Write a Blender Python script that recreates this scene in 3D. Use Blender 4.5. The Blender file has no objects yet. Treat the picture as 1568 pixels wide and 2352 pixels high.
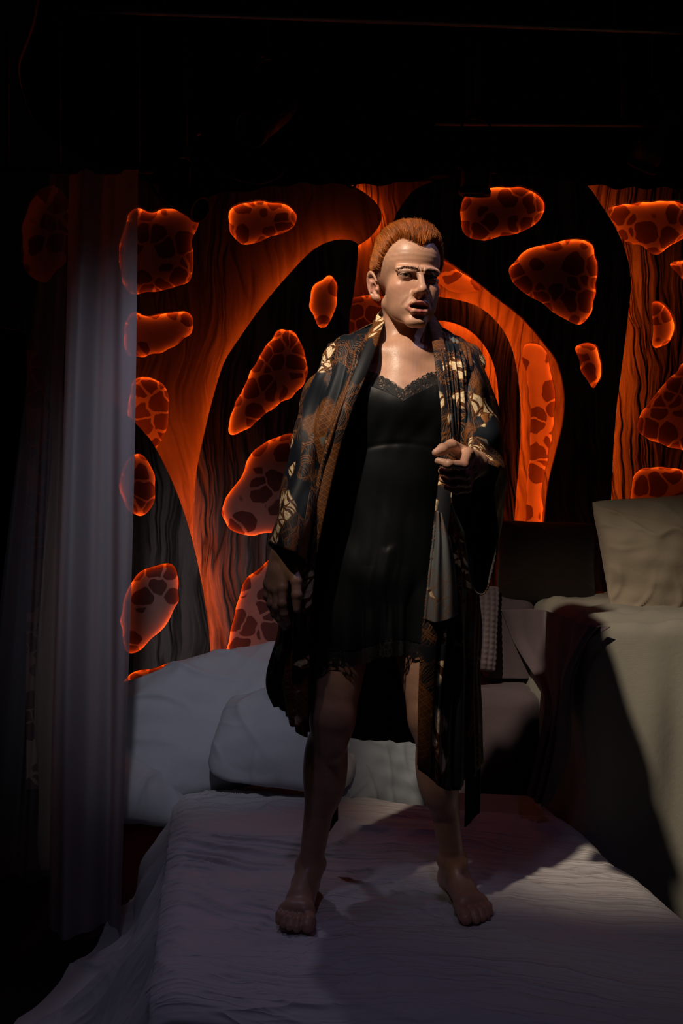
import bpy, bmesh, math, random
import numpy as np
from mathutils import Vector, Matrix

scene = bpy.context.scene
# ------------------------------------------------------------------ camera
FPX, CAMZ = 2200.0, 1.40
cam_d = bpy.data.cameras.new('camera')
cam_d.sensor_fit = 'HORIZONTAL'; cam_d.sensor_width = 36.0
cam_d.lens = 36.0 * FPX / 1568.0
cam_d.clip_start = 0.05
camera = bpy.data.objects.new('camera', cam_d)
scene.collection.objects.link(camera)
camera.location = (0, 0, CAMZ); camera.rotation_euler = (math.pi / 2, 0, 0)
scene.camera = camera
# ------------------------------------------------------------------ world, exposure
world = bpy.data.worlds.new('dark_theatre'); scene.world = world
world.use_nodes = True
world.node_tree.nodes['Background'].inputs[0].default_value = (0.5, 0.45, 0.6, 1)
world.node_tree.nodes['Background'].inputs[1].default_value = 0.0025
scene.view_settings.view_transform = 'Standard'
scene.view_settings.look = 'None'
scene.view_settings.exposure = 0.0
scene.view_settings.gamma = 1.0
scene.view_settings.use_curve_mapping = False

# ------------------------------------------------------------------ stage lights (spots hung in the rig out of frame)
def spot(name, loc, aim, watts, color, size, blend=1.0, radius=0.03):
    l = bpy.data.lights.new(name, 'SPOT')
    l.energy = watts; l.color = color; l.spot_size = math.radians(size); l.spot_blend = blend
    l.shadow_soft_size = radius
    o = bpy.data.objects.new(name, l); scene.collection.objects.link(o)
    o.location = loc
    o.rotation_euler = (Vector(aim) - Vector(loc)).to_track_quat('-Z', 'Y').to_euler()
    return o
spot('key_spotlight', (-1.02, 0.62, 3.95), (0.26, 2.35, 1.79), 510, (1.0, 0.82, 0.62), 25, 1.0, 0.05)
spot('key_spill_spotlight', (-1.02, 0.66, 3.95), (1.2, 3.15, 0.70), 7, (1.0, 0.94, 0.80), 36, 0.35, 0.07)
spot('lavender_wash_spotlight', (-0.35, 0.55, 4.1), (-0.12, 2.15, 0.38), 20, (0.66, 0.64, 1.0), 42, 1.0, 0.10)
spot('lavender_back_spotlight', (-0.56, 3.50, 2.56), (-0.42, 2.45, 0.40), 9, (0.74, 0.70, 1.0), 44, 0.8, 0.05)
spot('violet_wash_spotlight', (1.2, 1.6, 4.1), (0.35, 2.75, 0.4), 5, (0.72, 0.42, 1.0), 44, 0.8, 0.05)
spot('cool_rim_spotlight', (1.55, 2.55, 3.7), (0.18, 2.38, 1.98), 24, (0.50, 0.52, 1.0), 16, 0.6, 0.05)
spot('teal_wash_spotlight', (-0.25, 0.7, 3.5), (-0.56, 3.95, 0.85), 92, (0.82, 0.84, 1.0), 29, 1.0, 0.08)
# ------------------------------------------------------------------ helpers
R = math.radians
def P(px, py, d):
    """a point of the place from its direction in the 1568x2352 frame and its distance in metres"""
    return np.array([(px - 784.0) / FPX * d, d, CAMZ + (1176.0 - py) / FPX * d])

def tag(o, label=None, cat=None, group=None, kind=None):
    if label: o['label'] = label
    if cat: o['category'] = cat
    if group: o['group'] = group
    if kind: o['kind'] = kind
    return o

def empty(name, loc=(0, 0, 0)):
    o = bpy.data.objects.new(name, None); scene.collection.objects.link(o)
    o.location = loc; o.empty_display_size = 0.1
    return o

def link(o, parent=None):
    scene.collection.objects.link(o)
    if parent is not None:
        o.parent = parent
        o.matrix_parent_inverse = Matrix.Translation(parent.location).inverted() if parent.type == 'EMPTY' else Matrix.Identity(4)
    return o

def mesh_obj(name, verts, faces, mat=None, parent=None, smooth=True, uv=None, col=None):
    me = bpy.data.meshes.new(name)
    verts = np.asarray(verts, dtype=np.float32)
    if isinstance(faces, np.ndarray):
        nf, k = faces.shape
        me.vertices.add(len(verts)); me.vertices.foreach_set('co', verts.ravel())
        me.loops.add(nf * k); me.loops.foreach_set('vertex_index', faces.astype(np.int32).ravel())
        me.polygons.add(nf)
        me.polygons.foreach_set('loop_start', np.arange(0, nf * k, k, dtype=np.int32))
        me.polygons.foreach_set('loop_total', np.full(nf, k, dtype=np.int32))
        me.update(calc_edges=True)
    else:
        me.from_pydata([tuple(map(float, v)) for v in verts], [], [tuple(map(int, f)) for f in faces]); me.update()
    if smooth:
        me.polygons.foreach_set('use_smooth', np.ones(len(me.polygons), dtype=bool))
    if uv is not None:
        l = me.uv_layers.new(name='UVMap')
        li = np.empty(len(me.loops), dtype=np.int32); me.loops.foreach_get('vertex_index', li)
        l.data.foreach_set('uv', np.asarray(uv, dtype=np.float32)[li].ravel())
    if col is not None:
        a = me.color_attributes.new('Col', 'FLOAT_COLOR', 'POINT')
        c = np.ones((len(verts), 4), dtype=np.float32); c[:, :3] = col
        a.data.foreach_set('color', c.ravel())
    o = bpy.data.objects.new(name, me)
    if mat: me.materials.append(mat)
    return link(o, parent)

def grid_faces(n, m, closed=False):
    i, j = np.meshgrid(np.arange(n - 1), np.arange(m if closed else m - 1), indexing='ij')
    j2 = (j + 1) % m
    return np.stack([i * m + j, i * m + j2, (i + 1) * m + j2, (i + 1) * m + j], -1).reshape(-1, 4)

def grid_obj(name, A, mat=None, parent=None, closed=False, uv=None, thick=0.0, offset=0.0):
    n, m = A.shape[:2]
    o = mesh_obj(name, A.reshape(-1, 3), grid_faces(n, m, closed), mat, parent, True,
                 None if uv is None else uv.reshape(-1, 2))
    if thick:
        md = o.modifiers.new('cloth_thickness', 'SOLIDIFY'); md.thickness = thick; md.offset = offset
    return o

def cr(pts, n, closed=False):
    """Catmull-Rom through pts (k,dim) resampled to n"""
    p = np.asarray(pts, dtype=float); k = len(p)
    if closed:
        t = np.linspace(0, k, n, endpoint=False)
        i = np.floor(t).astype(int); f = (t - i)[:, None]
        p0, p1, p2, p3 = p[(i - 1) % k], p[i % k], p[(i + 1) % k], p[(i + 2) % k]
    else:
        t = np.linspace(0, k - 1, n)
        i = np.minimum(np.floor(t).astype(int), k - 2); f = (t - i)[:, None]
        e = np.vstack([2 * p[0] - p[1], p, 2 * p[-1] - p[-2]])
        p0, p1, p2, p3 = e[i], e[i + 1], e[i + 2], e[i + 3]
    return 0.5 * ((2 * p1) + (-p0 + p2) * f + (2 * p0 - 5 * p1 + 4 * p2 - p3) * f ** 2 + (-p0 + 3 * p1 - 3 * p2 + p3) * f ** 3)

def cr2(C, n, m, closed=False):
    """bicubic Catmull-Rom of control grid C (r,c,3) -> (n,m,3); closed in the column direction"""
    C = np.asarray(C, dtype=float)
    rows = np.stack([cr(C[i], m, closed) for i in range(C.shape[0])])
    return np.stack([cr(rows[:, j], n) for j in range(m)], 1)

def snoise(X, freq, seed=0, octs=6):
    """smooth pseudo-noise in about [-1,1]: a sum of sines in random directions"""
    rs = np.random.RandomState(seed)
    X = np.asarray(X, dtype=float); f = np.atleast_1d(np.asarray(freq, dtype=float))
    out = np.zeros(X.shape[:-1])
    for _ in range(octs):
        k = rs.normal(size=X.shape[-1]); k /= np.linalg.norm(k) + 1e-9
        k = k * f * rs.uniform(0.6, 1.5) * 2 * np.pi
        out += np.sin(X @ k + rs.uniform(0, 6.28))
    return out / math.sqrt(octs)

def grid_normals(A, closed=False):
    du = np.gradient(A, axis=0)
    dv = (np.roll(A, -1, 1) - np.roll(A, 1, 1)) if closed else np.gradient(A, axis=1)
    n = np.cross(du, dv)
    return n / (np.linalg.norm(n, axis=-1, keepdims=True) + 1e-9)

def tube(name, pts, r, mat, parent=None, n=10, res=None, caps=True):
    pts = np.asarray(pts, dtype=float)
    if res: pts = cr(pts, res)
    r = np.broadcast_to(np.asarray(r, dtype=float), (len(pts),))
    T = np.gradient(pts, axis=0); T /= np.linalg.norm(T, axis=1, keepdims=True) + 1e-9
    up = np.array([0, 0, 1.0]) if abs(T[0][2]) < 0.9 else np.array([1.0, 0, 0])
    V = []
    a = np.linspace(0, 2 * np.pi, n, endpoint=False)
    for p, t, rr in zip(pts, T, r):
        s = np.cross(t, up); s /= np.linalg.norm(s) + 1e-9
        u = np.cross(s, t); up = u
        V.append(p + rr * (np.cos(a)[:, None] * s + np.sin(a)[:, None] * u))
    V = np.concatenate(V)
    F = [tuple(f) for f in grid_faces(len(pts), n, True)]
    if caps:
        F.append(tuple(range(n))[::-1]); F.append(tuple(range(len(V) - n, len(V))))
    return mesh_obj(name, V, F, mat, parent)

def rbox(name, x0, x1, y0, y1, z0, z1, mat, parent=None, bev=0.01, segs=3):
    bm = bmesh.new(); bmesh.ops.create_cube(bm, size=1.0)
    for v in bm.verts:
        v.co = Vector(((x0 + x1) / 2 + v.co.x * (x1 - x0), (y0 + y1) / 2 + v.co.y * (y1 - y0), (z0 + z1) / 2 + v.co.z * (z1 - z0)))
    if bev: bmesh.ops.bevel(bm, geom=list(bm.edges), offset=bev, segments=segs, profile=0.5, affect='EDGES')
    me = bpy.data.meshes.new(name); bm.to_mesh(me); bm.free()
    if mat: me.materials.append(mat)
    return link(bpy.data.objects.new(name, me), parent)

# ------------------------------------------------------------------ materials
class NT:
    """small node-tree writer"""
    def __init__(self, name):
        self.m = bpy.data.materials.new(name); self.m.use_nodes = True
        self.t = self.m.node_tree; self.b = self.t.nodes['Principled BSDF']; self.out = self.t.nodes['Material Output']
    def n(self, typ, **kw):
        nd = self.t.nodes.new(typ)
        ins = kw.pop('ins', {})
        for k, v in kw.items(): setattr(nd, k, v)
        for k, v in ins.items(): self.set(nd.inputs[k], v)
        return nd
    def set(self, sock, v):
        if isinstance(v, bpy.types.NodeSocket): self.t.links.new(v, sock)
        elif isinstance(v, bpy.types.Node): self.t.links.new(v.outputs[0], sock)
        else: sock.default_value = v
    def bs(self, **kw):
        for k, v in kw.items(): self.set(self.b.inputs[k.replace('_', ' ')], v)
        return self
    def math(self, op, a, b=0.0, c=None, clamp=False):
        nd = self.n('ShaderNodeMath', operation=op, use_clamp=clamp)
        self.set(nd.inputs[0], a); self.set(nd.inputs[1], b)
        if c is not None: self.set(nd.inputs[2], c)
        return nd.outputs[0]
    def ramp(self, f, stops, interp='LINEAR'):
        nd = self.n('ShaderNodeValToRGB'); nd.color_ramp.interpolation = interp
        e = nd.color_ramp.elements
        while len(e) > len(stops): e.remove(e[-1])
        while len(e) < len(stops): e.new(0.5)
        for el, (p, c) in zip(e, stops):
            el.position = p
            el.color = c if len(c) == 4 else (c[0], c[1], c[2], 1)
        self.set(nd.inputs[0], f)
        return nd.outputs[0]
    def mix(self, f, a, b):
        nd = self.n('ShaderNodeMix', data_type='RGBA')
        self.set(nd.inputs[0], f); self.set(nd.inputs[6], a if not isinstance(a, tuple) else (*a, 1)); self.set(nd.inputs[7], b if not isinstance(b, tuple) else (*b, 1))
        return nd.outputs[2]
    def mapping(self, vec, scale=(1, 1, 1), rot=(0, 0, 0), loc=(0, 0, 0)):
        nd = self.n('ShaderNodeMapping'); self.set(nd.inputs[0], vec)
        nd.inputs['Scale'].default_value = scale; nd.inputs['Rotation'].default_value = rot; nd.inputs['Location'].default_value = loc
        return nd.outputs[0]
    def obj(self): return self.n('ShaderNodeTexCoord').outputs['Object']
    def uv(self): return self.n('ShaderNodeTexCoord').outputs['UV']
    def noise(self, vec, scale, detail=3, rough=0.5, dist=0.0):
        nd = self.n('ShaderNodeTexNoise'); self.set(nd.inputs['Vector'], vec)
        nd.inputs['Scale'].default_value = scale; nd.inputs['Detail'].default_value = detail
        nd.inputs['Roughness'].default_value = rough; nd.inputs['Distortion'].default_value = dist
        return nd
    def voro(self, vec, scale, feature='F1', rnd=1.0):
        nd = self.n('ShaderNodeTexVoronoi', feature=feature); self.set(nd.inputs['Vector'], vec)
        nd.inputs['Scale'].default_value = scale; nd.inputs['Randomness'].default_value = rnd
        return nd
    def bump(self, h, strength=0.5, dist=0.01, normal=None):
        nd = self.n('ShaderNodeBump'); self.set(nd.inputs['Height'], h)
        nd.inputs['Strength'].default_value = strength; nd.inputs['Distance'].default_value = dist
        if normal is not None: self.set(nd.inputs['Normal'], normal)
        return nd.outputs[0]

def plain(name, rgb, rough=0.6, metal=0.0, grain=0.0, spec=0.5):
    k = NT(name)
    nz = k.noise(k.obj(), 30, 4)
    c = k.mix(nz.outputs[0], tuple(v * (1 - grain) for v in rgb), tuple(min(1, v * (1 + grain)) for v in rgb))
    k.bs(Base_Color=c, Roughness=rough, Metallic=metal)
    k.b.inputs['Specular IOR Level'].default_value = spec
    return k.m

def fabric(name, rgb, rough=0.85, weave=900, bump=0.25, mottling=0.06, sheen=0.15):
    k = NT(name); o = k.obj()
    w1 = k.n('ShaderNodeTexWave', wave_type='BANDS', bands_direction='X', ins={'Vector': o, 'Scale': weave / 6.28, 'Distortion': 1.5, 'Detail': 2.0})
    w2 = k.n('ShaderNodeTexWave', wave_type='BANDS', bands_direction='Y', ins={'Vector': o, 'Scale': weave / 6.28, 'Distortion': 1.5, 'Detail': 2.0})
    h = k.math('ADD', w1.outputs['Fac'], w2.outputs['Fac'])
    nz = k.noise(o, 9, 5, 0.6)
    c = k.mix(nz.outputs[0], tuple(v * (1 - mottling) for v in rgb), tuple(min(1, v * (1 + mottling)) for v in rgb))
    soft = k.noise(o, 38, 4, 0.6)
    b1 = k.bump(soft.outputs[0], 0.25, 0.006)
    k.bs(Base_Color=c, Roughness=rough, Normal=k.bump(h, bump, 0.0006, b1))
    k.b.inputs['Sheen Weight'].default_value = sheen
    k.b.inputs['Specular IOR Level'].default_value = 0.25
    return k.m

M = {}
M['black'] = plain('matte_black_paint', (0.006, 0.006, 0.006), 0.9, spec=0.1)
M['black_metal'] = plain('black_powder_coat', (0.02, 0.018, 0.017), 0.45, 0.3, 0.2)
M['steel'] = plain('scuffed_dark_steel', (0.16, 0.13, 0.11), 0.4, 0.8, 0.3)
M['floor'] = plain('black_stage_floor', (0.012, 0.011, 0.011), 0.6, 0, 0.4)
M['cable'] = plain('black_rubber_cable', (0.012, 0.012, 0.012), 0.6)
M['white_cloth'] = fabric('white_jersey_sheet', (0.66, 0.63, 0.64), weave=2200, bump=0.3)
def sheet_mat():
    k = NT('creased_white_jersey'); o = k.obj()
    rot = k.mapping(o, (1, 1, 1), (0, 0, 0.14))
    wp = k.noise(rot, 2.2, 3)
    wv = k.n('ShaderNodeVectorMath', operation='MULTIPLY_ADD', ins={0: wp.outputs['Color'], 1: (0.1, 0.16, 0.0), 2: rot}).outputs[0]
    def creases(sx, sy, thr):
        n = k.noise(k.mapping(wv, (sx, sy, sy * 0.6)), 1.0, 2, 0.5)
        r = k.math('ABSOLUTE', k.math('SUBTRACT', n.outputs[0], 0.5))
        return k.math('POWER', k.math('SUBTRACT', 1.0, k.math('MULTIPLY', r, thr), clamp=True), 3.0)
    h = k.math('ADD', creases(1.3, 11.0, 7.0), k.math('MULTIPLY', creases(2.4, 30.0, 6.0), 0.45))
    mask = k.ramp(k.noise(rot, 1.7, 2).outputs[0], [(0.36, (0.15, 0.15, 0.15)), (0.60, (1, 1, 1))])
    sep = k.n('ShaderNodeSeparateXYZ', ins={0: o}).outputs[2]
    onbed = k.n('ShaderNodeMapRange', interpolation_type='SMOOTHSTEP', ins={'Value': sep, 'From Min': 0.345, 'From Max': 0.385}).outputs[0]
    h = k.math('MULTIPLY', k.math('MULTIPLY', h, mask), onbed)
    w1 = k.n('ShaderNodeTexWave', wave_type='BANDS', bands_direction='X', ins={'Vector': rot, 'Scale': 260.0, 'Distortion': 2.0, 'Detail': 2.0})
    nz = k.noise(o, 5, 4, 0.6)
    c = k.mix(nz.outputs[0], (0.62, 0.59, 0.60), (0.70, 0.67, 0.68))
    b = k.bump(h, 0.65, 0.012)
    k.bs(Base_Color=c, Roughness=0.7, Normal=k.bump(w1.outputs['Fac'], 0.2, 0.0008, b))
    k.b.inputs['Sheen Weight'].default_value = 0.15; k.b.inputs['Specular IOR Level'].default_value = 0.3
    return k.m
M['sheet'] = sheet_mat()
M['pillow_white'] = fabric('white_cotton_pillowcase', (0.56, 0.585, 0.61), bump=0.15, weave=2500)
M['beige_cloth'] = fabric('beige_mattress_ticking', (0.50, 0.44, 0.37), weave=1500)
M['beige_pillow'] = fabric('beige_linen_pillowcase', (0.29, 0.24, 0.18), weave=2000, bump=0.15)
M['cream_throw'] = fabric('cream_fleece_throw', (0.25, 0.24, 0.20), weave=1800)
M['mauve_cloth'] = fabric('shaded_mauve_throw', (0.115, 0.085, 0.098), weave=1800)  # mauve darkened all over, in place of the person's shadow on the bench
M['brown_pillow'] = fabric('dark_brown_velvet', (0.022, 0.012, 0.008), weave=1800, sheen=0.2)
M['waffle'] = fabric('shaded_waffle_knit', (0.20, 0.155, 0.175), weave=1500)  # knit colour taken down to stand in for the shadow falling there
M['grey_blue_pillow'] = fabric('grey_blue_cotton', (0.40, 0.44, 0.50), weave=2000)

def led_mat(name, st):
    k = NT(name)
    dots = k.noise(k.obj(), 11, 2)
    amp = k.math('MULTIPLY', k.ramp(dots.outputs[0], [(0.38, (0.45, 0.45, 0.45)), (0.52, (0.9, 0.9, 0.9)), (0.66, (1, 1, 1))]), st)
    e = k.n('ShaderNodeEmission', ins={'Color': (1.0, 0.125, 0.008, 1), 'Strength': amp})
    k.t.links.new(e.outputs[0], k.out.inputs[0]); return k.m
M['led'] = led_mat('orange_led_strip', 32.0)
M['led_bright'] = led_mat('bright_orange_led_strip', 46.0)
M['led_dim'] = led_mat('dim_orange_led_strip', 0.5)

def bark_mat(name, light, dark, scale=1.0, bump=1.0):
    k = NT(name); o = k.obj()
    warp = k.noise(o, 1.6, 3)
    wv = k.n('ShaderNodeVectorMath', operation='MULTIPLY_ADD', ins={0: warp.outputs['Color'], 1: (0.22, 0.0, 0.10), 2: o})
    st = k.mapping(wv.outputs[0], (22 * scale, 1, 1.7 * scale))
    n1 = k.noise(st, 1.0, 6, 0.62, 0.6)
    st2 = k.mapping(wv.outputs[0], (9 * scale, 1, 0.9 * scale))
    n2 = k.noise(st2, 1.0, 2, 0.5, 1.2)
    ridg = k.math('ABSOLUTE', k.math('SUBTRACT', n2.outputs[0], 0.5))
    ridg = k.math('SMOOTH_MIN', k.math('MULTIPLY', ridg, 6.0), 0.55, 0.3)
    h = k.math('MULTIPLY_ADD', n1.outputs[0], 0.8, ridg)
    f = k.math('MULTIPLY_ADD', h, 1.15, -0.35, clamp=True)
    c = k.mix(f, dark, light)
    k.bs(Base_Color=c, Roughness=0.85, Normal=k.bump(h, 0.9 * bump, 0.035))
    k.b.inputs['Specular IOR Level'].default_value = 0.15
    return k.m
M['bark'] = bark_mat('grey_brown_bark', (0.42, 0.33, 0.27), (0.095, 0.068, 0.054))
M['bark_smooth'] = bark_mat('smooth_ochre_bark', (0.30, 0.21, 0.15), (0.19, 0.12, 0.085), 0.8, 0.35)
M['bark_arch'] = bark_mat('fluted_tan_bark', (0.38, 0.25, 0.17), (0.16, 0.09, 0.06), 0.9, 0.8)

def giraffe_mat():
    k = NT('giraffe_spotted_board'); o = k.obj()
    warp = k.noise(o, 7, 2)
    wv = k.n('ShaderNodeVectorMath', operation='MULTIPLY_ADD', ins={0: warp.outputs['Color'], 1: (0.075, 0, 0.075), 2: o})
    w2 = k.noise(o, 24, 2)
    wv = k.n('ShaderNodeVectorMath', operation='MULTIPLY_ADD', ins={0: w2.outputs['Color'], 1: (0.022, 0, 0.022), 2: wv.outputs[0]})
    v2 = k.mapping(wv.outputs[0], (1, 0.0, 1))
    e = k.voro(v2, 10.5, 'DISTANCE_TO_EDGE', 0.85)
    f1 = k.voro(v2, 10.5, 'F1', 0.85)
    sm = k.math('SMOOTH_MIN', k.math('SUBTRACT', e.outputs['Distance'], 0.022), k.math('MULTIPLY', k.math('SUBTRACT', 0.62, f1.outputs['Distance']), 0.7), 0.06)
    spot = k.ramp(sm, [(0.012, (0, 0, 0)), (0.032, (1, 1, 1))])
    g = k.noise(o, 14, 4)
    vein = k.mix(g.outputs[0], (0.52, 0.33, 0.27), (0.40, 0.25, 0.20))
    fill = k.mix(g.outputs[0], (0.105, 0.048, 0.042), (0.17, 0.075, 0.060))
    k.bs(Base_Color=k.mix(spot, vein, fill), Roughness=0.8, Normal=k.bump(g.outputs[0], 0.2, 0.01))
    k.b.inputs['Specular IOR Level'].default_value = 0.15
    return k.m
M['giraffe'] = giraffe_mat()

def sheer_mat(name, rgb, opac):
    k = NT(name)
    d = k.n('ShaderNodeBsdfDiffuse', ins={'Color': (*rgb, 1)})
    t = k.n('ShaderNodeBsdfTranslucent', ins={'Color': (*rgb, 1)})
    tr = k.n('ShaderNodeBsdfTransparent', ins={'Color': (1, 1, 1, 1)})
    m1 = k.n('ShaderNodeMixShader', ins={0: 0.35}); k.t.links.new(d.outputs[0], m1.inputs[1]); k.t.links.new(t.outputs[0], m1.inputs[2])
    o = k.obj(); th = k.noise(k.mapping(o, (14, 14, 0.6)), 1.0, 2)
    fac = k.math('MULTIPLY_ADD', th.outputs[0], 0.16, opac - 0.08, clamp=True)
    m2 = k.n('ShaderNodeMixShader', ins={0: fac}); k.t.links.new(tr.outputs[0], m2.inputs[1]); k.t.links.new(m1.outputs[0], m2.inputs[2])
    k.t.links.new(m2.outputs[0], k.out.inputs[0]); return k.m
M['sheer_thin'] = sheer_mat('thin_voile', (0.40, 0.38, 0.42), 0.30)
M['sheer'] = sheer_mat('sheer_white_voile', (0.48, 0.46, 0.50), 0.88)
# ------------------------------------------------------------------ room shell
def slab(name, x0, x1, y0, y1, z0, z1, mat):
    return tag(rbox(name, x0, x1, y0, y1, z0, z1, mat, bev=0), kind='structure')
slab('floor', -4, 4, -1.0, 5.4, -0.10, 0.0, M['floor'])
slab('ceiling', -4, 4, -1.0, 5.4, 4.30, 4.40, M['black'])
slab('wall_back', -4, 4, 5.20, 5.30, 0.0, 4.30, M['black'])
slab('wall_left', -4.1, -4.0, -1.0, 5.4, 0.0, 4.30, M['black'])
slab('wall_right', 4.0, 4.1, -1.0, 5.4, 0.0, 4.30, M['black'])

# ------------------------------------------------------------------ cut-out scenery panels with LED strips behind their edges
def px2(pts, d):
    """frame directions -> (x, z) on the plane at distance d"""
    p = np.asarray(pts, dtype=float)
    return np.stack([(p[:, 0] - 784) / FPX * d, CAMZ + (1176 - p[:, 1]) / FPX * d], 1)

def ribbon(name, path, d, width, parent, led='led'):
    """LED strip: flat ribbon stuck behind an edge, following path (x,z)"""
    T = np.gradient(path, axis=0); T /= np.linalg.norm(T, axis=1, keepdims=True) + 1e-9
    N = np.stack([-T[:, 1], T[:, 0]], 1)
    a, b = path + N * width / 2, path - N * width / 2
    V = np.zeros((len(path), 2, 3)); V[:, 0, 0] = a[:, 0]; V[:, 0, 2] = a[:, 1]; V[:, 1, 0] = b[:, 0]; V[:, 1, 2] = b[:, 1]; V[:, :, 1] = d
    o = grid_obj(name, V, M[led], parent)
    return o

def outset(loop, off):
    """move a closed loop (k,2) outward (off>0) along its normals"""
    T = np.roll(loop, -1, 0) - np.roll(loop, 1, 0); T /= np.linalg.norm(T, axis=1, keepdims=True) + 1e-9
    area = 0.5 * np.sum(loop[:, 0] * np.roll(loop[:, 1], -1) - np.roll(loop[:, 0], -1) * loop[:, 1])
    N = np.stack([T[:, 1], -T[:, 0]], 1) * (1 if area > 0 else -1)
    return loop + N * off

def panel(name, outline, holes, d, mat, label, cat='panel', thick=0.022, edge_leds=(), hole_inset=0.004, led_w=0.006, smooth_outline=True, jitter=0.004, hole_led=True, group=None, backing=0.016, led='led'):
    loops = []
    o2 = px2(outline, d)
    loops.append(cr(o2, len(o2) * 8, True) if smooth_outline else o2)
    hl = []
    for hi, h in enumerate(holes):
        l = cr(px2(h, d), len(h) * 10, True)
        nz = snoise(l, 9.0, 11 + hi + len(holes) * 7, 5) * jitter
        l = outset(l, 0) + (outset(l, 1.0) - l) * nz[:, None]
        loops.append(l); hl.append(l)
    cu = bpy.data.curves.new('tmp', 'CURVE'); cu.dimensions = '2D'; cu.fill_mode = 'BOTH'
    cu.extrude = thick / 2 - 0.004; cu.bevel_depth = 0.004; cu.bevel_resolution = 2
    for l in loops:
        s = cu.splines.new('POLY'); s.points.add(len(l) - 1); s.use_cyclic_u = True
        s.points.foreach_set('co', np.concatenate([l, np.zeros((len(l), 1)), np.ones((len(l), 1))], 1).astype(np.float32).ravel())
    co = bpy.data.objects.new('tmp', cu); scene.collection.objects.link(co)
    dg = bpy.context.evaluated_depsgraph_get()
    me = bpy.data.meshes.new_from_object(co.evaluated_get(dg))
    bpy.data.objects.remove(co); bpy.data.curves.remove(cu)
    v = np.empty(len(me.vertices) * 3, dtype=np.float32); me.vertices.foreach_get('co', v); v = v.reshape(-1, 3)
    w = np.stack([v[:, 0], d + thick / 2 - v[:, 2], v[:, 1]], 1)
    me.vertices.foreach_set('co', w.astype(np.float32).ravel()); me.update()
    me.name = name; me.materials.clear(); me.materials.append(mat)
    me.polygons.foreach_set('use_smooth', np.zeros(len(me.polygons), dtype=bool))
    ob = link(bpy.data.objects.new(name, me)); tag(ob, label, cat, group)
    for l in hl:
        bq = outset(l[::3], 0.045)
        bk = mesh_obj('spotted_backing', np.stack([bq[:, 0], np.full(len(bq), d + thick + backing), bq[:, 1]], 1), [tuple(range(len(bq)))], M['giraffe'], ob, False)
        md = bk.modifiers.new('board_thickness', 'SOLIDIFY'); md.thickness = 0.006; md.offset = 0
    for l in hl if hole_led else []:
        q = outset(l[::2], hole_inset)
        ribbon('led_strip', np.vstack([q, q[:1]]), d + thick + 0.003, led_w, ob, led)
    for e in edge_leds:
        pts, off = e
        q = cr(px2(pts, d), len(pts) * 8)
        T = np.gradient(q, axis=0); T /= np.linalg.norm(T, axis=1, keepdims=True)
        q = q + np.stack([-T[:, 1], T[:, 0]], 1) * off
        ribbon('led_strip', q, d + thick + 0.006, led_w * 1.2, ob, 'led_bright' if led == 'led' else led)
    return ob

# rear board with the giraffe pattern
bo = px2([(60, 330), (1720, 330), (1720, 1900), (60, 1900)], 4.76)
rb = rbox('spotted_backboard', bo[0][0], bo[1][0], 4.76, 4.79, 0.02, bo[0][1], M['giraffe'], bev=0.004)
tag(rb, 'large rear board painted with giraffe-like brown spots, seen through the glowing cut-outs', 'backboard')

# upper-left smooth trunk panel
P1_out = [(150, 430), (330, 405), (500, 400), (700, 405), (800, 425), (858, 462), (874, 500), (850, 540), (800, 580), (740, 680), (650, 800), (600, 1000), (640, 1300), (620, 1640), (620, 1844), (150, 1844), (150, 1640), (150, 1000)]
panel('scenery_trunk_panel', P1_out,
      [[(300, 480), (345, 482), (400, 472), (440, 480), (457, 510), (444, 550), (445, 600), (438, 640), (405, 660), (340, 671), (290, 668), (270, 580)],
       [(290, 722), (350, 722), (415, 712), (444, 728), (440, 760), (405, 795), (350, 815), (290, 815)],
       [(530, 475), (575, 460), (625, 460), (665, 470), (681, 495), (672, 525), (630, 545), (570, 561), (535, 550), (524, 515)],
       [(300, 880), (345, 868), (378, 885), (390, 930), (382, 990), (360, 1030), (325, 1060), (290, 1000)]],
      4.60, M['bark_smooth'], 'smooth orange-lit trunk panel with four oval cut-outs at upper left', edge_leds=[([(720, 400), (800, 425), (858, 462), (874, 500), (850, 540), (815, 562)], -0.014)])

# fluted panel seen between the trunks and under the arch
panel('scenery_arch_backing', [(770, 425), (900, 420), (1050, 420), (1200, 480), (1340, 600), (1360, 900), (1340, 1250), (1340, 1835), (760, 1835), (760, 1300), (760, 900)],
      [[(800, 690), (850, 676), (900, 690), (905, 760), (850, 800), (795, 770)],
       [(1010, 598), (1045, 612), (1085, 640), (1112, 664), (1085, 672), (1030, 668), (1000, 640)],
       [(1200, 800), (1245, 790), (1268, 850), (1278, 940), (1262, 1040), (1248, 1130), (1245, 1215), (1207, 1215), (1210, 1100), (1216, 1000), (1213, 900)]],
      4.66, M['bark_arch'], 'fluted tan bark panel glowing orange behind the person and under the arch', hole_inset=0.005, led_w=0.003)

# right-hand panel
panel('scenery_right_panel', [(1325, 400), (1420, 405), (1568, 410), (1760, 420), (1760, 1838), (1330, 1838), (1330, 1000), (1340, 700)],
      [[(1395, 478), (1440, 466), (1520, 458), (1590, 470), (1600, 510), (1560, 555), (1508, 586), (1475, 566), (1445, 560), (1415, 530)],
       [(1540, 608), (1580, 596), (1640, 610), (1640, 660), (1580, 650)],
       [(1492, 700), (1515, 690), (1540, 708), (1552, 745), (1540, 785), (1512, 801), (1496, 790), (1499, 750)],
       [(1462, 975), (1480, 935), (1525, 880), (1580, 830), (1660, 830), (1660, 1030), (1580, 1037), (1515, 1020), (1475, 1000)],
       [(1449, 1110), (1465, 1082), (1510, 1071), (1580, 1080), (1650, 1100), (1650, 1190), (1560, 1200), (1460, 1185)]],
      4.63, M['bark'], 'dark bark panel at the right edge with bean-shaped glowing cut-outs')

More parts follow.
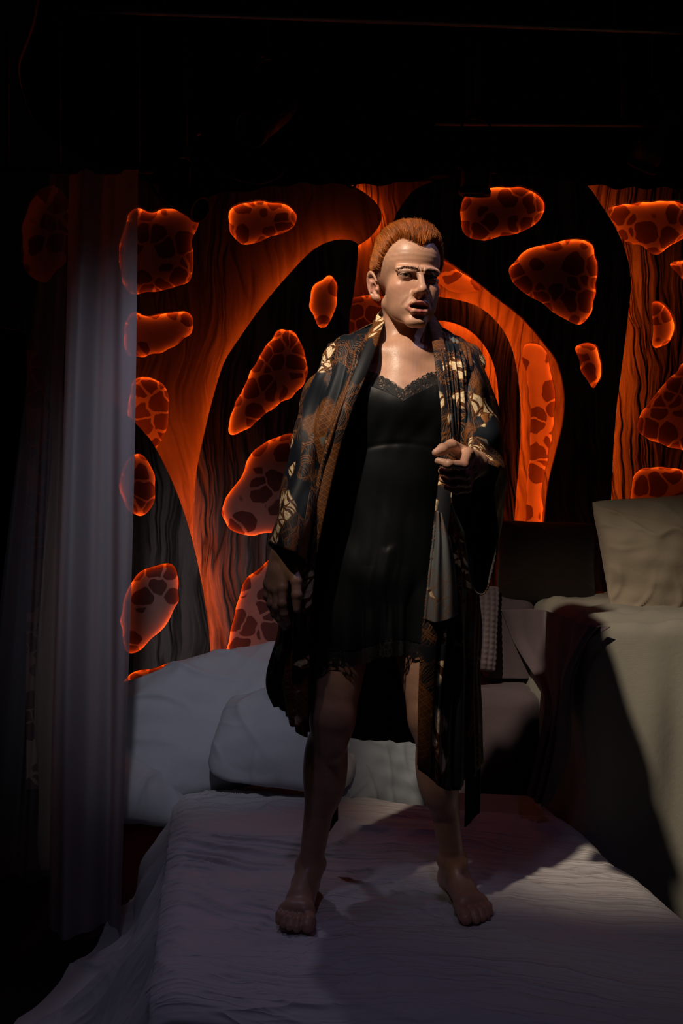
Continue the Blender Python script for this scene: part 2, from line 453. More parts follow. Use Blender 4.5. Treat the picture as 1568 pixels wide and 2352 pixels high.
# middle trunk panel
mid_left = [(812, 556), (770, 556), (720, 580), (660, 640), (600, 712), (545, 790), (515, 840), (490, 920), (470, 1000), (452, 1090), (446, 1180), (446, 1260), (455, 1330)]
P2_out = [(820, 575), (812, 556), (770, 553), (720, 575), (660, 636), (600, 708), (545, 786), (515, 836), (490, 916), (470, 998), (452, 1088), (446, 1180), (446, 1260), (455, 1330), (450, 1480), (450, 1640), (450, 1858), (700, 1858), (830, 1858), (830, 1640), (830, 1200), (815, 900), (800, 760), (812, 660)]
panel('scenery_middle_trunk', P2_out,
      [[(735, 640), (758, 630), (774, 645), (773, 690), (762, 735), (741, 753), (722, 740), (708, 700), (712, 665)],
       [(640, 756), (660, 752), (678, 763), (696, 800), (706, 850), (695, 890), (650, 925), (600, 960), (565, 990), (533, 1000), (522, 985), (528, 950), (560, 880), (600, 805)],
       [(620, 1005), (680, 994), (730, 1010), (760, 1100), (720, 1190), (640, 1222), (575, 1231), (530, 1220), (510, 1195), (512, 1150), (545, 1105), (575, 1040)],
       [(600, 1295), (660, 1275), (720, 1320), (720, 1480), (640, 1530), (580, 1540), (525, 1535), (516, 1505), (535, 1420), (555, 1345)]],
      4.50, M['bark'], 'dark bark trunk panel left of the person with four glowing cut-outs', edge_leds=[(mid_left[::-1], -0.014)])

# lower-left trunk panel
low_right = [(250, 930), (300, 965), (345, 1015), (385, 1090), (420, 1180), (445, 1270), (465, 1370), (477, 1460), (481, 1540), (482, 1600)]
panel('scenery_low_trunk', [(150, 900), (250, 925)] + low_right[1:] + [(482, 1720), (482, 1874), (320, 1874), (150, 1874), (140, 1600), (140, 1300)],
      [[(285, 1060), (318, 1042), (342, 1060), (356, 1100), (355, 1150), (338, 1180), (312, 1187), (285, 1160), (270, 1110)],
       [(300, 1335), (335, 1305), (385, 1290), (406, 1310), (411, 1360), (404, 1400), (370, 1450), (325, 1490), (290, 1500), (275, 1440), (280, 1380)],
       [(290, 1552), (340, 1535), (390, 1523), (405, 1535), (400, 1600), (300, 1620), (270, 1590)]],
      4.40, M['bark'], 'short dark bark trunk panel at lower left behind the white pillow', edge_leds=[(low_right[::-1], 0.014)])

# big right arch
arch_in = [(940, 560), (985, 575), (1020, 592), (1075, 628), (1140, 680), (1200, 728), (1245, 780), (1280, 830), (1297, 900), (1294, 970), (1278, 1040), (1262, 1110), (1252, 1200), (1250, 1290), (1250, 1500), (1250, 1858)]
arch_out = [(1345, 425), (1375, 465), (1415, 530), (1438, 590), (1447, 650), (1440, 730), (1428, 830), (1415, 930), (1407, 1030), (1402, 1150), (1400, 1290), (1400, 1500), (1400, 1858)]
panel('arch_scenery', [(905, 520), (925, 470), (965, 430), (1050, 405), (1200, 390), (1300, 398)] + arch_out + arch_in[::-1],
      [[(1062, 452), (1105, 430), (1160, 425), (1215, 432), (1246, 455), (1251, 485), (1232, 515), (1180, 538), (1110, 552), (1075, 545), (1057, 515)],
       [(1185, 590), (1235, 562), (1300, 546), (1350, 552), (1372, 580), (1373, 640), (1366, 700), (1350, 735), (1325, 747), (1285, 728), (1230, 690), (1182, 658), (1168, 625)],
       [(1320, 795), (1345, 785), (1372, 795), (1382, 825), (1380, 865), (1365, 892), (1348, 880), (1330, 840)]],
      4.50, M['bark'], 'broad dark bark arch panel to the right of the head with three cut-outs', edge_leds=[(arch_in[::-1], -0.006), (arch_out, -0.004)])

# inner small arch
in_out = [(930, 690), (985, 684), (1050, 692), (1105, 712), (1150, 755), (1175, 805), (1188, 870), (1194, 950), (1190, 1060), (1182, 1160), (1178, 1280), (1178, 1500), (1178, 1848)]
in_in = [(930, 745), (985, 733), (1040, 738), (1085, 760), (1120, 800), (1140, 850), (1148, 920), (1146, 1010), (1120, 1100), (1110, 1280), (1110, 1500), (1110, 1848)]
panel('scenery_inner_arch', [(930, 688), (985, 682), (1050, 690), (1105, 710), (1150, 753)] + in_out[5:] + in_in[::-1],
      [], 4.57, M['bark'], 'narrow inner bark arch curving out behind the shoulder', edge_leds=[(in_out[::-1], 0.012), (in_in[::-1], -0.010)])

# left cave wall with the dark doorway
panel('scenery_cave_wall', [(-260, -160), (-60, -100), (72, -40), (78, 30), (60, 90), (40, 150), (52, 220), (85, 290), (150, 345), (250, 395), (230, 400), (200, 600), (190, 900), (185, 1100), (180, 1500), (178, 1800), (175, 1996), (95, 1996), (90, 1800), (80, 1600), (100, 1300), (122, 990), (100, 880), (70, 775), (0, 748), (-120, 720), (-260, 720)],
      [[(60, 470), (100, 430), (150, 440), (165, 520), (150, 600), (100, 650), (55, 620), (45, 540)]], 3.75, M['bark_smooth'],
      'dark brown cave-like wall around the black doorway at far left', led='led_dim', backing=0.05)
# black valance that masks the top of the set
def valance():
    n, m = 10, 160
    X = np.linspace(-1.9, 1.9, m)
    bot = np.interp(X, [-1.9, -1.0, -0.62, -0.2, 0.2, 0.6, 1.0, 1.2, 1.9], [2.95, 2.90, 2.78, 2.84, 2.835, 2.90, 2.85, 2.82, 2.82])
    A = np.zeros((n, m, 3))
    for i in range(n):
        f = i / (n - 1)
        A[i, :, 0] = X; A[i, :, 2] = 4.28 * (1 - f) + bot * f
        A[i, :, 1] = 4.20 + 0.02 * np.sin(X * 38 + 2 * np.sin(X * 5)) * (0.4 + 0.6 * f)
    o = grid_obj('stage_valance', A, M['black'], thick=0.004)
    tag(o, 'black cloth valance masking the top of the scenery', 'valance')
valance()
# ------------------------------------------------------------------ bed
BED_O = np.array([-0.395, 1.965]); BU = np.array([0.990, -0.140]); BV = np.array([-0.140, 0.990])
BW, BL, BZ = 1.37, 1.75, 0.40
FEET = []   # filled by the person: (x, y, radius)
FEET_SPOTS = [(-0.100, 2.50, 0.06), (-0.118, 2.36, 0.09), (0.290, 2.53, 0.06), (0.335, 2.41, 0.09)]
def bed_xy(s, t): return BED_O[0] + BU[0] * s + BV[0] * t, BED_O[1] + BU[1] * s + BV[1] * t

def build_bed():
    bed = empty('bed', (BED_O[0], BED_O[1], 0)); tag(bed, 'low bed with a beige double mattress, bare along its front edge', 'bed')
    for nm, o in (('mattress', rbox('mattress', 0, BW, 0.0, BL, 0.14, BZ - 0.026, M['beige_cloth'], bev=0.055, segs=5)),
                  ('plinth', rbox('plinth', 0.03, BW - 0.03, 0.03, BL - 0.03, 0.0, 0.14, M['black'], bev=0.008))):
        me = o.data; v = np.empty(len(me.vertices) * 3, dtype=np.float32); me.vertices.foreach_get('co', v); v = v.reshape(-1, 3)
        x, y = bed_xy(v[:, 0].copy(), v[:, 1].copy()); v[:, 0] = x - BED_O[0]; v[:, 1] = y - BED_O[1]
        me.vertices.foreach_set('co', v.ravel()); me.update(); o.parent = bed
build_bed()

def build_sheet():
    nt = 620
    s = np.concatenate([np.linspace(-0.62, 0, 110)[:-1], np.linspace(0, BW, 170), np.linspace(BW, BW + 0.30, 24)[1:]])
    t = np.linspace(-0.018, 1.50, nt)
    S, T = np.meshgrid(s, t, indexing='ij')
    # back edge of the sheet is drawn up askew, uncovering the mattress at the back left
    Sc = np.clip(S, 0, BW)
    back = 1.46 + 0.05 * np.sin(Sc * 4.0 + 0.6)
    T = -0.018 + (T + 0.018) * (back + 0.018) / 1.518
    q = np.stack([S, T], -1)
    X, Y = bed_xy(np.clip(S, 0, BW), np.clip(T, 0.0, 9))
    Z = np.full_like(X, BZ)
    top = ((S >= -0.02) & (S <= BW + 0.02)).astype(float)
    # wrinkles running across the bed
    def ridge(v, w=0.34): return np.exp(-(np.abs(v) / w) ** 1.5)
    warp = 0.10 * snoise(q, [1.2, 1.6], 3) + 0.035 * snoise(q, [3.2, 3.5], 4)
    amp = np.interp(Sc, [0, 0.15, 0.6, 0.95, BW], [0.5, 1.0, 0.75, 0.35, 0.3]) * np.interp(T, [0, 0.2, 0.5, 1.1, 1.5], [0.35, 0.6, 1.0, 1.1, 1.2])
    mod = 0.55 + 0.45 * snoise(q, [1.4, 4.5], 5)
    for fq, ph, a in ((7.0, 0.3, 0.012), (13.0, 1.7, 0.012), (23.0, 0.9, 0.005)):
        Z += a * amp * np.clip(mod, 0.1, 2) * (ridge(np.sin(math.pi * ((T + warp) * fq + ph))) - 0.3)
    Z += 0.006 * snoise(q, [2.0, 2.0], 6) + 0.010 * snoise(q, [0.8, 0.9], 7)
    # sharp gathered folds at the back left and front left
    gl = np.exp(-((Sc - 0.06) / 0.16) ** 2)
    Z += 0.006 * gl * ridge(np.sin(math.pi * (T * 16 + Sc * 7 + 0.25 * np.sin(T * 9)))) * np.clip(T, 0.2, 1)
    # radiating creases and dents at the feet
    for fx, fy, fr in FEET_SPOTS:
        r = np.hypot(X - fx, Y - fy); a = np.arctan2(Y - fy, X - fx)
        Z -= 0.016 * np.exp(-(r / fr) ** 2)
        Z += 0.005 * np.exp(-((r - 0.18) / 0.10) ** 2) * ridge(np.sin(a * 5 + fx * 9 + 0.7 * np.sin(r * 25)))
    Z = np.maximum(Z, BZ - 0.022)
    # rounded edges
    for e, sg in ((0.0, -1), (BW, 1)):
        dd = np.clip((0.07 - (np.abs(Sc - e))) / 0.07, 0, 1)
        Z -= 0.032 * dd ** 2
    # front end tucks down
    dd = np.clip((0.06 - T) / 0.06, 0, 2)
    Z -= 0.030 * np.clip(dd, 0, 1) ** 2 + 0.075 * np.clip(dd - 1, 0, 1) 
    Y -= 0.012 * np.clip(dd - 0.6, 0, 1)
    # hanging left side: drops and flares on to the floor
    A_ = np.clip(-S, 0, 1)
    out = np.interp(T, [0, 0.6, 1.0, 1.3, 1.5], [0.44, 0.40, 0.27, 0.20, 0.13])
    f = A_ / 0.62
    hx = out * (0.10 * f + 0.90 * f ** 1.6); hz = (BZ - 0.035) * np.sin(np.clip(f * 1.02, 0, 1) * math.pi / 2) ** 1.25
    fold = 0.045 * np.sin(T * 13 + 1.6 * np.sin(T * 5 + f * 2) + f * 2.2) * np.sin(np.clip(f, 0, 1) * math.pi * 0.62) ** 1.2
    fold += 0.018 * snoise(np.stack([f * 1.2, T * 3], -1), [1.0, 1.6], 21) * np.clip(f * 2, 0, 1)
    fold += 0.020 * ridge(np.sin(math.pi * (T * 3.1 + f * 0.9 + 0.3 * np.sin(f * 5)))) * np.sin(np.clip(f, 0, 1) * math.pi) 
    hx = hx + fold * 0.8 * np.clip((1.15 - f) / 0.5, 0.2, 1)
    X -= BU[0] * hx * (A_ > 0); Y -= BU[1] * hx * (A_ > 0)
    Z = np.where(A_ > 0, Z - hz * (A_ > 0) + fold * 0.45 * (f > 0), Z)
    # right side hangs a little way
    B_ = np.clip(S - BW, 0, 1); g = B_ / 0.30
    X += BU[0] * 0.025 * np.sin(np.clip(g, 0, 1) * 1.57) * (B_ > 0)
    Z = np.where(B_ > 0, Z - 0.30 * g ** 1.15, Z)
    Z = np.maximum(Z, 0.012 + 0.006 * np.clip(snoise(q, [3, 3], 9), 0, 1))
    A = np.stack([X, Y, Z], -1)
    o = grid_obj('bed_sheet', A[:, ::-1], M['sheet'])
    tag(o, 'crumpled white sheet over the mattress, spilling on to the floor at left', 'bedsheet')
build_sheet()

# ------------------------------------------------------------------ cloth-covered platforms
def cover(name, x0, x1, y0, y1, zt, zb, mat, label, cat, flare=0.03, amp=0.012, nf=16, seed=1, sag=0.01, rad=0.05, topw=0.006):
    n_top, n_side, m = 26, 46, 360
    th = np.linspace(0, 2 * np.pi, m, endpoint=False)
    # rounded rectangle perimeter by superellipse direction
    cx, cy, hx, hy = (x0 + x1) / 2, (y0 + y1) / 2, (x1 - x0) / 2, (y1 - y0) / 2
    per = np.linspace(0, 4, m, endpoint=False); k = np.floor(per).astype(int); f = per - k
    c = np.array([[-1, -1], [1, -1], [1, 1], [-1, 1], [-1, -1]], float)
    sq = c[k] + (c[k + 1] - c[k]) * f[:, None]
    nrm = np.stack([np.where(np.abs(sq[:, 0]) > 0.9999, np.sign(sq[:, 0]), 0), np.where(np.abs(sq[:, 1]) > 0.9999, np.sign(sq[:, 1]), 0)], 1)
    rr = 0.04 / np.array([hx, hy])
    inn = np.clip(sq, -1 + rr, 1 - rr); dv = (sq - inn) * np.array([hx, hy])
    ln = np.linalg.norm(dv, axis=1, keepdims=True); dirn = dv / np.maximum(ln, 1e-6)
    edge = inn * np.array([hx, hy]) + dirn * 0.04
    rs = np.random.RandomState(seed)
    arc = np.cumsum(np.r_[0, np.linalg.norm(np.diff(edge, axis=0), axis=1)])
    rows = []
    for i in range(n_top):
        g = 0.02 + 0.98 * (i / (n_top - 1)) ** 0.7
        e = edge * g
        z = zt - rad * 0.55 * np.clip((g - 0.93) / 0.07, 0, 1) ** 2
        p = np.stack([e[:, 0], e[:, 1]], -1)
        zz = z + topw * snoise(p, [2.2, 6.0], seed + 2) + topw * 0.5 * snoise(p, [6, 12], seed + 3)
        rows.append(np.stack([cx + e[:, 0], cy + e[:, 1], zz], -1))
    for i in range(1, n_side + 1):
        g = i / n_side
        h = zt - rad * 0.55 - (zt - rad * 0.55 - zb) * g
        ph = 2 * np.pi * arc / arc[-1] * nf
        w = np.sin(ph + 2.2 * np.sin(ph * 0.37 + seed) + 0.9 * g) * 0.5 + 0.3 * np.sin(ph * 1.9 + seed * 1.3 + 0.8 * np.sin(g * 4)) + 0.8 * snoise(np.stack([arc, np.full(m, h)], -1), [2.5, 1.2], seed + 5)
        off = 0.006 + flare * g + amp * w * np.clip(g * 2.2, 0, 1) ** 0.8
        e = edge + dirn * off[:, None]
        rows.append(np.stack([cx + e[:, 0], cy + e[:, 1], np.full(m, h)], -1))
    A = np.stack(rows)
    o = grid_obj(name, A, mat, None, True)
    # close the middle of the top
    o.modifiers.new('cloth_thickness', 'SOLIDIFY').thickness = 0.003
    me = o.data; bm = bmesh.new(); bm.from_mesh(me)
    bm.verts.ensure_lookup_table(); bm.faces.new([bm.verts[j] for j in range(m)][::-1]); bm.to_mesh(me); bm.free()
    return tag(o, label, cat)
cover('cloth_covered_platform', 0.80, 2.30, 3.07, 4.30, 1.05, 0.02, M['cream_throw'], 'tall platform at right draped to the floor in a cream throw', 'platform', flare=0.05, amp=0.022, nf=19, seed=4, topw=0.010)
cover('cloth_covered_shelf', 0.61, 0.785, 3.92, 4.30, 1.045, 0.72, M['mauve_cloth'], 'narrow raised seat behind the bench covered in shade-darkened mauve cloth', 'platform', flare=0.01, amp=0.004, nf=9, seed=7)
cover('cloth_covered_bench', -0.06, 0.765, 3.70, 4.30, 0.70, 0.02, M['mauve_cloth'], 'low bench behind the person covered in shade-darkened mauve cloth', 'bench', flare=0.02, amp=0.008, nf=14, seed=9)

def swag():
    G = [[(1150, 1400, 3.90), (1235, 1400, 3.75), (1290, 1415, 3.35), (1340, 1436, 3.03), (1400, 1440, 3.025)],
         [(1185, 1470, 3.86), (1245, 1480, 3.65), (1285, 1490, 3.28), (1325, 1490, 3.02), (1350, 1475, 3.015)],
         [(1235, 1545, 3.62), (1262, 1555, 3.45), (1283, 1560, 3.22), (1303, 1560, 3.03), (1320, 1545, 3.01)],
         [(1262, 1625, 3.25), (1275, 1630, 3.18), (1287, 1635, 3.12), (1297, 1635, 3.06), (1304, 1630, 3.02)],
         [(1236, 1740, 3.16), (1253, 1745, 3.13), (1268, 1745, 3.10), (1284, 1740, 3.07), (1295, 1735, 3.05)],
         [(1214, 1825, 3.13), (1226, 1838, 3.11), (1238, 1846, 3.10), (1250, 1850, 3.09), (1262, 1842, 3.08)]]
    A = cr2(np.array([[P(*p) for p in r] for r in G]), 120, 90)
    N = grid_normals(A); i = np.linspace(0, 1, 120)[:, None]; j = np.linspace(0, 1, 90)[None]
    w = 0.016 * np.sin(j * 17 + 2.2 * i + 0.8 * np.sin(i * 5)) * np.clip(i * 3, 0.15, 1) + 0.006 * np.sin(j * 39 + i * 4)
    A = A + N * w[:, :, None]
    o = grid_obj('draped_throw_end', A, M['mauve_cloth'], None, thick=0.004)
    tag(o, 'gathered end of a shade-darkened mauve throw hanging down the corner of the tall platform', 'throw')
swag()

# ------------------------------------------------------------------ pillows
def pillow(name, w, h, t, loc, rot, mat, label, seed=1, wr=0.010, group=None, pinch=0.06, sag=0.0, frq=3.0, rnd=0.12):
    n = 72
    u = np.linspace(-1, 1, n); U, V = np.meshgrid(u, u, indexing='ij')
    prof = (np.clip(1 - np.abs(U) ** 2.6, 0, 1) ** 0.55) * (np.clip(1 - np.abs(V) ** 2.6, 0, 1) ** 0.55)
    x = U * w / 2 * (1 - pinch * (1 - V ** 2) * np.abs(U) ** 2 * -1 - pinch)
    y = V * h / 2 * (1 - pinch * (1 - U ** 2) * np.abs(V) ** 2 * -1 - pinch)
    x = U * w / 2 * np.sqrt(1 - rnd * V ** 4) * (1 - pinch * (1 - V ** 2)); y = V * h / 2 * np.sqrt(1 - rnd * U ** 4) * (1 - pinch * (1 - U ** 2))
    q = np.stack([x, y], -1)
    def crease(v): return np.exp(-(np.abs(v) / 0.22) ** 1.4)
    edge = np.clip(1 - prof, 0, 1)
    base = t / 2 * prof
    def side(sd):
        s1 = snoise(q, [frq * 0.6, frq * 0.5], seed + sd, 4); s2 = snoise(q, [frq * 1.1, frq * 0.7], seed + 5 + sd, 4); s3 = snoise(q, [frq * 2.0, frq * 3.0], seed + 9 + sd, 5)
        a = np.arctan2(V, U)
        rad = crease(np.sin(a * 6 + s1 * 1.8 + seed)) * np.clip(np.hypot(U, V) - 0.40, 0, 1)
        return wr * (s1 * 1.3 + crease(s2) * 0.9 * (0.5 + 0.5 * s1) - 0.3 + rad * 1.1 + 0.18 * s3) * np.clip(prof * 2.0, 0, 1)
    top = base + side(0); bot = -base + side(3) * 0.5
    top += sag * np.exp(-(U ** 2 + V ** 2) * 3) * -1
    A = np.stack([x, y, top], -1); B = np.stack([x, y, bot], -1)
    verts = np.concatenate([A.reshape(-1, 3), B.reshape(-1, 3)])
    F = grid_faces(n, n); F2 = F[:, ::-1] + n * n
    rim = np.r_[np.arange(n), np.arange(1, n) * n + n - 1, (n - 1) * n + np.arange(n - 2, -1, -1), np.arange(n - 2, 0, -1) * n]
    r2 = np.roll(rim, -1)
    F3 = np.stack([rim, rim + n * n, r2 + n * n, r2], 1)
    o = mesh_obj(name, verts, np.concatenate([F[:, ::-1], F2[:, ::-1], F3]), mat)
    bm = bmesh.new(); bm.from_mesh(o.data); bmesh.ops.remove_doubles(bm, verts=bm.verts, dist=1e-5); bmesh.ops.recalc_face_normals(bm, faces=bm.faces); bm.to_mesh(o.data); bm.free()
    o.location = loc; o.rotation_euler = rot
    return tag(o, label, 'pillow', group)
# white pillows piled at the left
pillow('bed_pillow', 0.88, 0.60, 0.28, P(466, 1666, 3.66), (R(48), R(-15), R(4)), M['pillow_white'], 'big white pillow propped at the left behind the legs, peak corner up', 12, 0.018, pinch=0.05, frq=3.4)
pillow('bed_pillow', 0.56, 0.42, 0.22, P(660, 1700, 3.46), (R(38), R(4), R(-8)), M['pillow_white'], 'smaller plump white pillow lying against the big white one', 23, 0.018, rnd=0.30, frq=4)
pillow('bed_pillow', 0.46, 0.36, 0.18, P(330, 1812, 3.50), (R(22), R(14), R(20)), M['pillow_white'], 'low white pillow slumping off the bed beside the curtain', 31, 0.016)
pillow('round_cushion', 0.44, 0.38, 0.18, P(872, 1758, 3.44), (R(58), R(0), R(6)), M['grey_blue_pillow'], 'grey-blue pillow with gathered folds seen between the legs', 44, 0.018, frq=5, rnd=0.4)
pillow('throw_pillow', 0.42, 0.36, 0.15, P(1254, 1292, 3.97), (R(78), R(2), R(-3)), M['brown_pillow'], 'dark brown velvet pillow on the raised seat', 51, 0.006)
pillow('throw_pillow', 0.58, 0.48, 0.20, P(1545, 1272, 3.60), (R(72), R(-4), R(6)), M['beige_pillow'], 'large creased beige pillow at the right edge on the platform', 62, 0.020, frq=4)

def waffle_cushion():
    o = pillow('waffle_cushion', 0.20, 0.36, 0.09, P(1090, 1440, 3.86), (R(80), R(6), R(8)), M['waffle'], 'small shade-darkened waffle-knit cushion standing on the bench beside the kimono', 71, 0.003)
    me = o.data; v = np.empty(len(me.vertices) * 3); me.vertices.foreach_get('co', v); v = v.reshape(-1, 3)
    s = np.sign(v[:, 2]) * np.abs(np.sin(v[:, 0] * math.pi / 0.026) * np.sin(v[:, 1] * math.pi / 0.022)) * 0.006
    v[:, 2] += s; me.vertices.foreach_set('co', v.ravel()); me.update()
waffle_cushion()

# ------------------------------------------------------------------ sheer curtains
def curtain(name, top_px, bot_px, d, label, pleats, amp, seed, ztop=None, mat='sheer'):
    n, m = 60, 220
    tl, tr = P(*top_px[0], d), P(*top_px[1], d); bl, br = P(*bot_px[0], d), P(*bot_px[1], d)
    A = np.zeros((n, m, 3)); u = np.linspace(0, 1, m)
    for i in range(n):
        f = i / (n - 1)
        l = tl * (1 - f) + bl * f; r = tr * (1 - f) + br * f
        bul = 0.02 * math.sin(f * 3.1)
        row = l + (r - l) * u[:, None]
        ph = u * pleats * 2 * np.pi + seed
        w = np.sin(ph + 1.1 * np.sin(ph * 0.31 + f * 1.2) + 0.5 * np.sin(f * 3)) + 0.25 * np.sin(ph * 2.3 + 1 + f)
        row[:, 1] += amp * w * (0.7 + 0.5 * f) ; row[:, 0] += 0.006 * np.sin(ph * 0.5 + f * 5) 
        A[i] = row
    o = grid_obj(name, A, M[mat], None)
    return tag(o, label, 'curtain')
curtain('sheer_curtain', [(150, 396), (323, 396)], [(108, 2140), (290, 2140)], 3.16, 'gathered sheer white curtain hanging to the floor at left', 1.7, 0.045, 1.0)
curtain('sheer_curtain', [(112, 396), (150, 396)], [(-60, 2020), (135, 2020)], 3.50, 'thin flared curtain fading into the dark doorway at far left', 2.2, 0.03, 2.4, mat='sheer_thin')
def curtain_rod(d, x0, x1, label):
    z = P(0, 394, d)[2] + 0.004
    o = empty('curtain_rod', ((x0 + x1) / 2, d, z)); tag(o, label, 'curtain rod')
    tube('rod', [[x0, d, z], [x1, d, z]], 0.012, M['black_metal'], o, 12)
    for x in (x0 + 0.05, x1 - 0.05): tube('hanger', [[x, d, z + 0.008], [x, d, 4.30]], 0.006, M['black_metal'], o, 8)
curtain_rod(3.16, -1.15, -0.62, 'black rod carrying the sheer curtain at left')
curtain_rod(3.50, -1.45, -0.98, 'black rod carrying the thin curtain in the dark at far left')
# ------------------------------------------------------------------ the person: one continuous body surface grown from a distance field
f32 = np.float32
def V3(*a): return np.array(a, dtype=f32)
def ell(p, c, r):
    c = V3(*c); r = V3(*r)
    q = (p - c) / r; k0 = np.sqrt(np.einsum('ij,ij->i', q, q)) + 1e-6
    q = q / r; k1 = np.sqrt(np.einsum('ij,ij->i', q, q)) + 1e-6
    return k0 * (k0 - 1) / k1
def sph(p, c, r):
    q = p - V3(*c); return np.sqrt(np.einsum('ij,ij->i', q, q)) - r
def cap(p, a, b, r1, r2):
    a = V3(*a); b = V3(*b); ab = b - a
    t = np.clip(((p - a) @ ab) / (ab @ ab), 0, 1)
    q = p - a - t[:, None] * ab
    return np.sqrt(np.einsum('ij,ij->i', q, q)) - (r1 + (r2 - r1) * t)
def smin(a, b, k):
    h = np.clip(0.5 + 0.5 * (b - a) / k, 0, 1)
    return b + (a - b) * h - k * h * (1 - h)
def smax(a, b, k): return -smin(-a, -b, k)
def ssub(a, b, k): return smax(a, -b, k)      # a without b

HS = 0.00108                                  # head units: mm * 1.08
HC = P(935, 648, 2.42)
HR = np.array((Matrix.Rotation(R(15), 3, 'Z') @ Matrix.Rotation(R(2.0), 3, 'Y') @ Matrix.Rotation(R(1.0), 3, 'X')))
def to_head(p): return ((p - HC.astype(f32)) @ HR.astype(f32)) / f32(HS)
def from_head(q): return np.asarray(q, dtype=float) * HS @ HR.T + HC
EYE = (31.0, -73.5, -5.0)

def eye_slit(q2):
    dx = q2[:, 0] - 31; z = q2[:, 2]
    c = np.clip(1 - (dx / 15.5) ** 2, -1, 1)
    up = -4.8 + 2.6 * c - 0.05 * dx; lo = -5.6 - 2.4 * c + 0.06 * dx
    return np.maximum(np.maximum(z - up, lo - z), np.maximum(q2[:, 1] + 77, np.abs(dx) - 15.0))

def ear_local(q2, far=None):
    c = V3(75, 16, -14); a = R(24)
    d = q2 - c; d[:, 0] -= 0.28 * d[:, 2]
    if far is not None: d[:, 0] += 6.0 * (far > 0); d[:, 1] -= 6.0 * (far > 0)
    n = d[:, 0] * math.cos(a) + d[:, 1] * -math.sin(a) * -1 * -1     # outward
    y = d[:, 0] * math.sin(a) + d[:, 1] * math.cos(a)
    z = d[:, 2] - 0.16 * y
    y = y + 0.16 * d[:, 2] * 0.6
    return np.stack([n, y, z], 1).astype(f32)

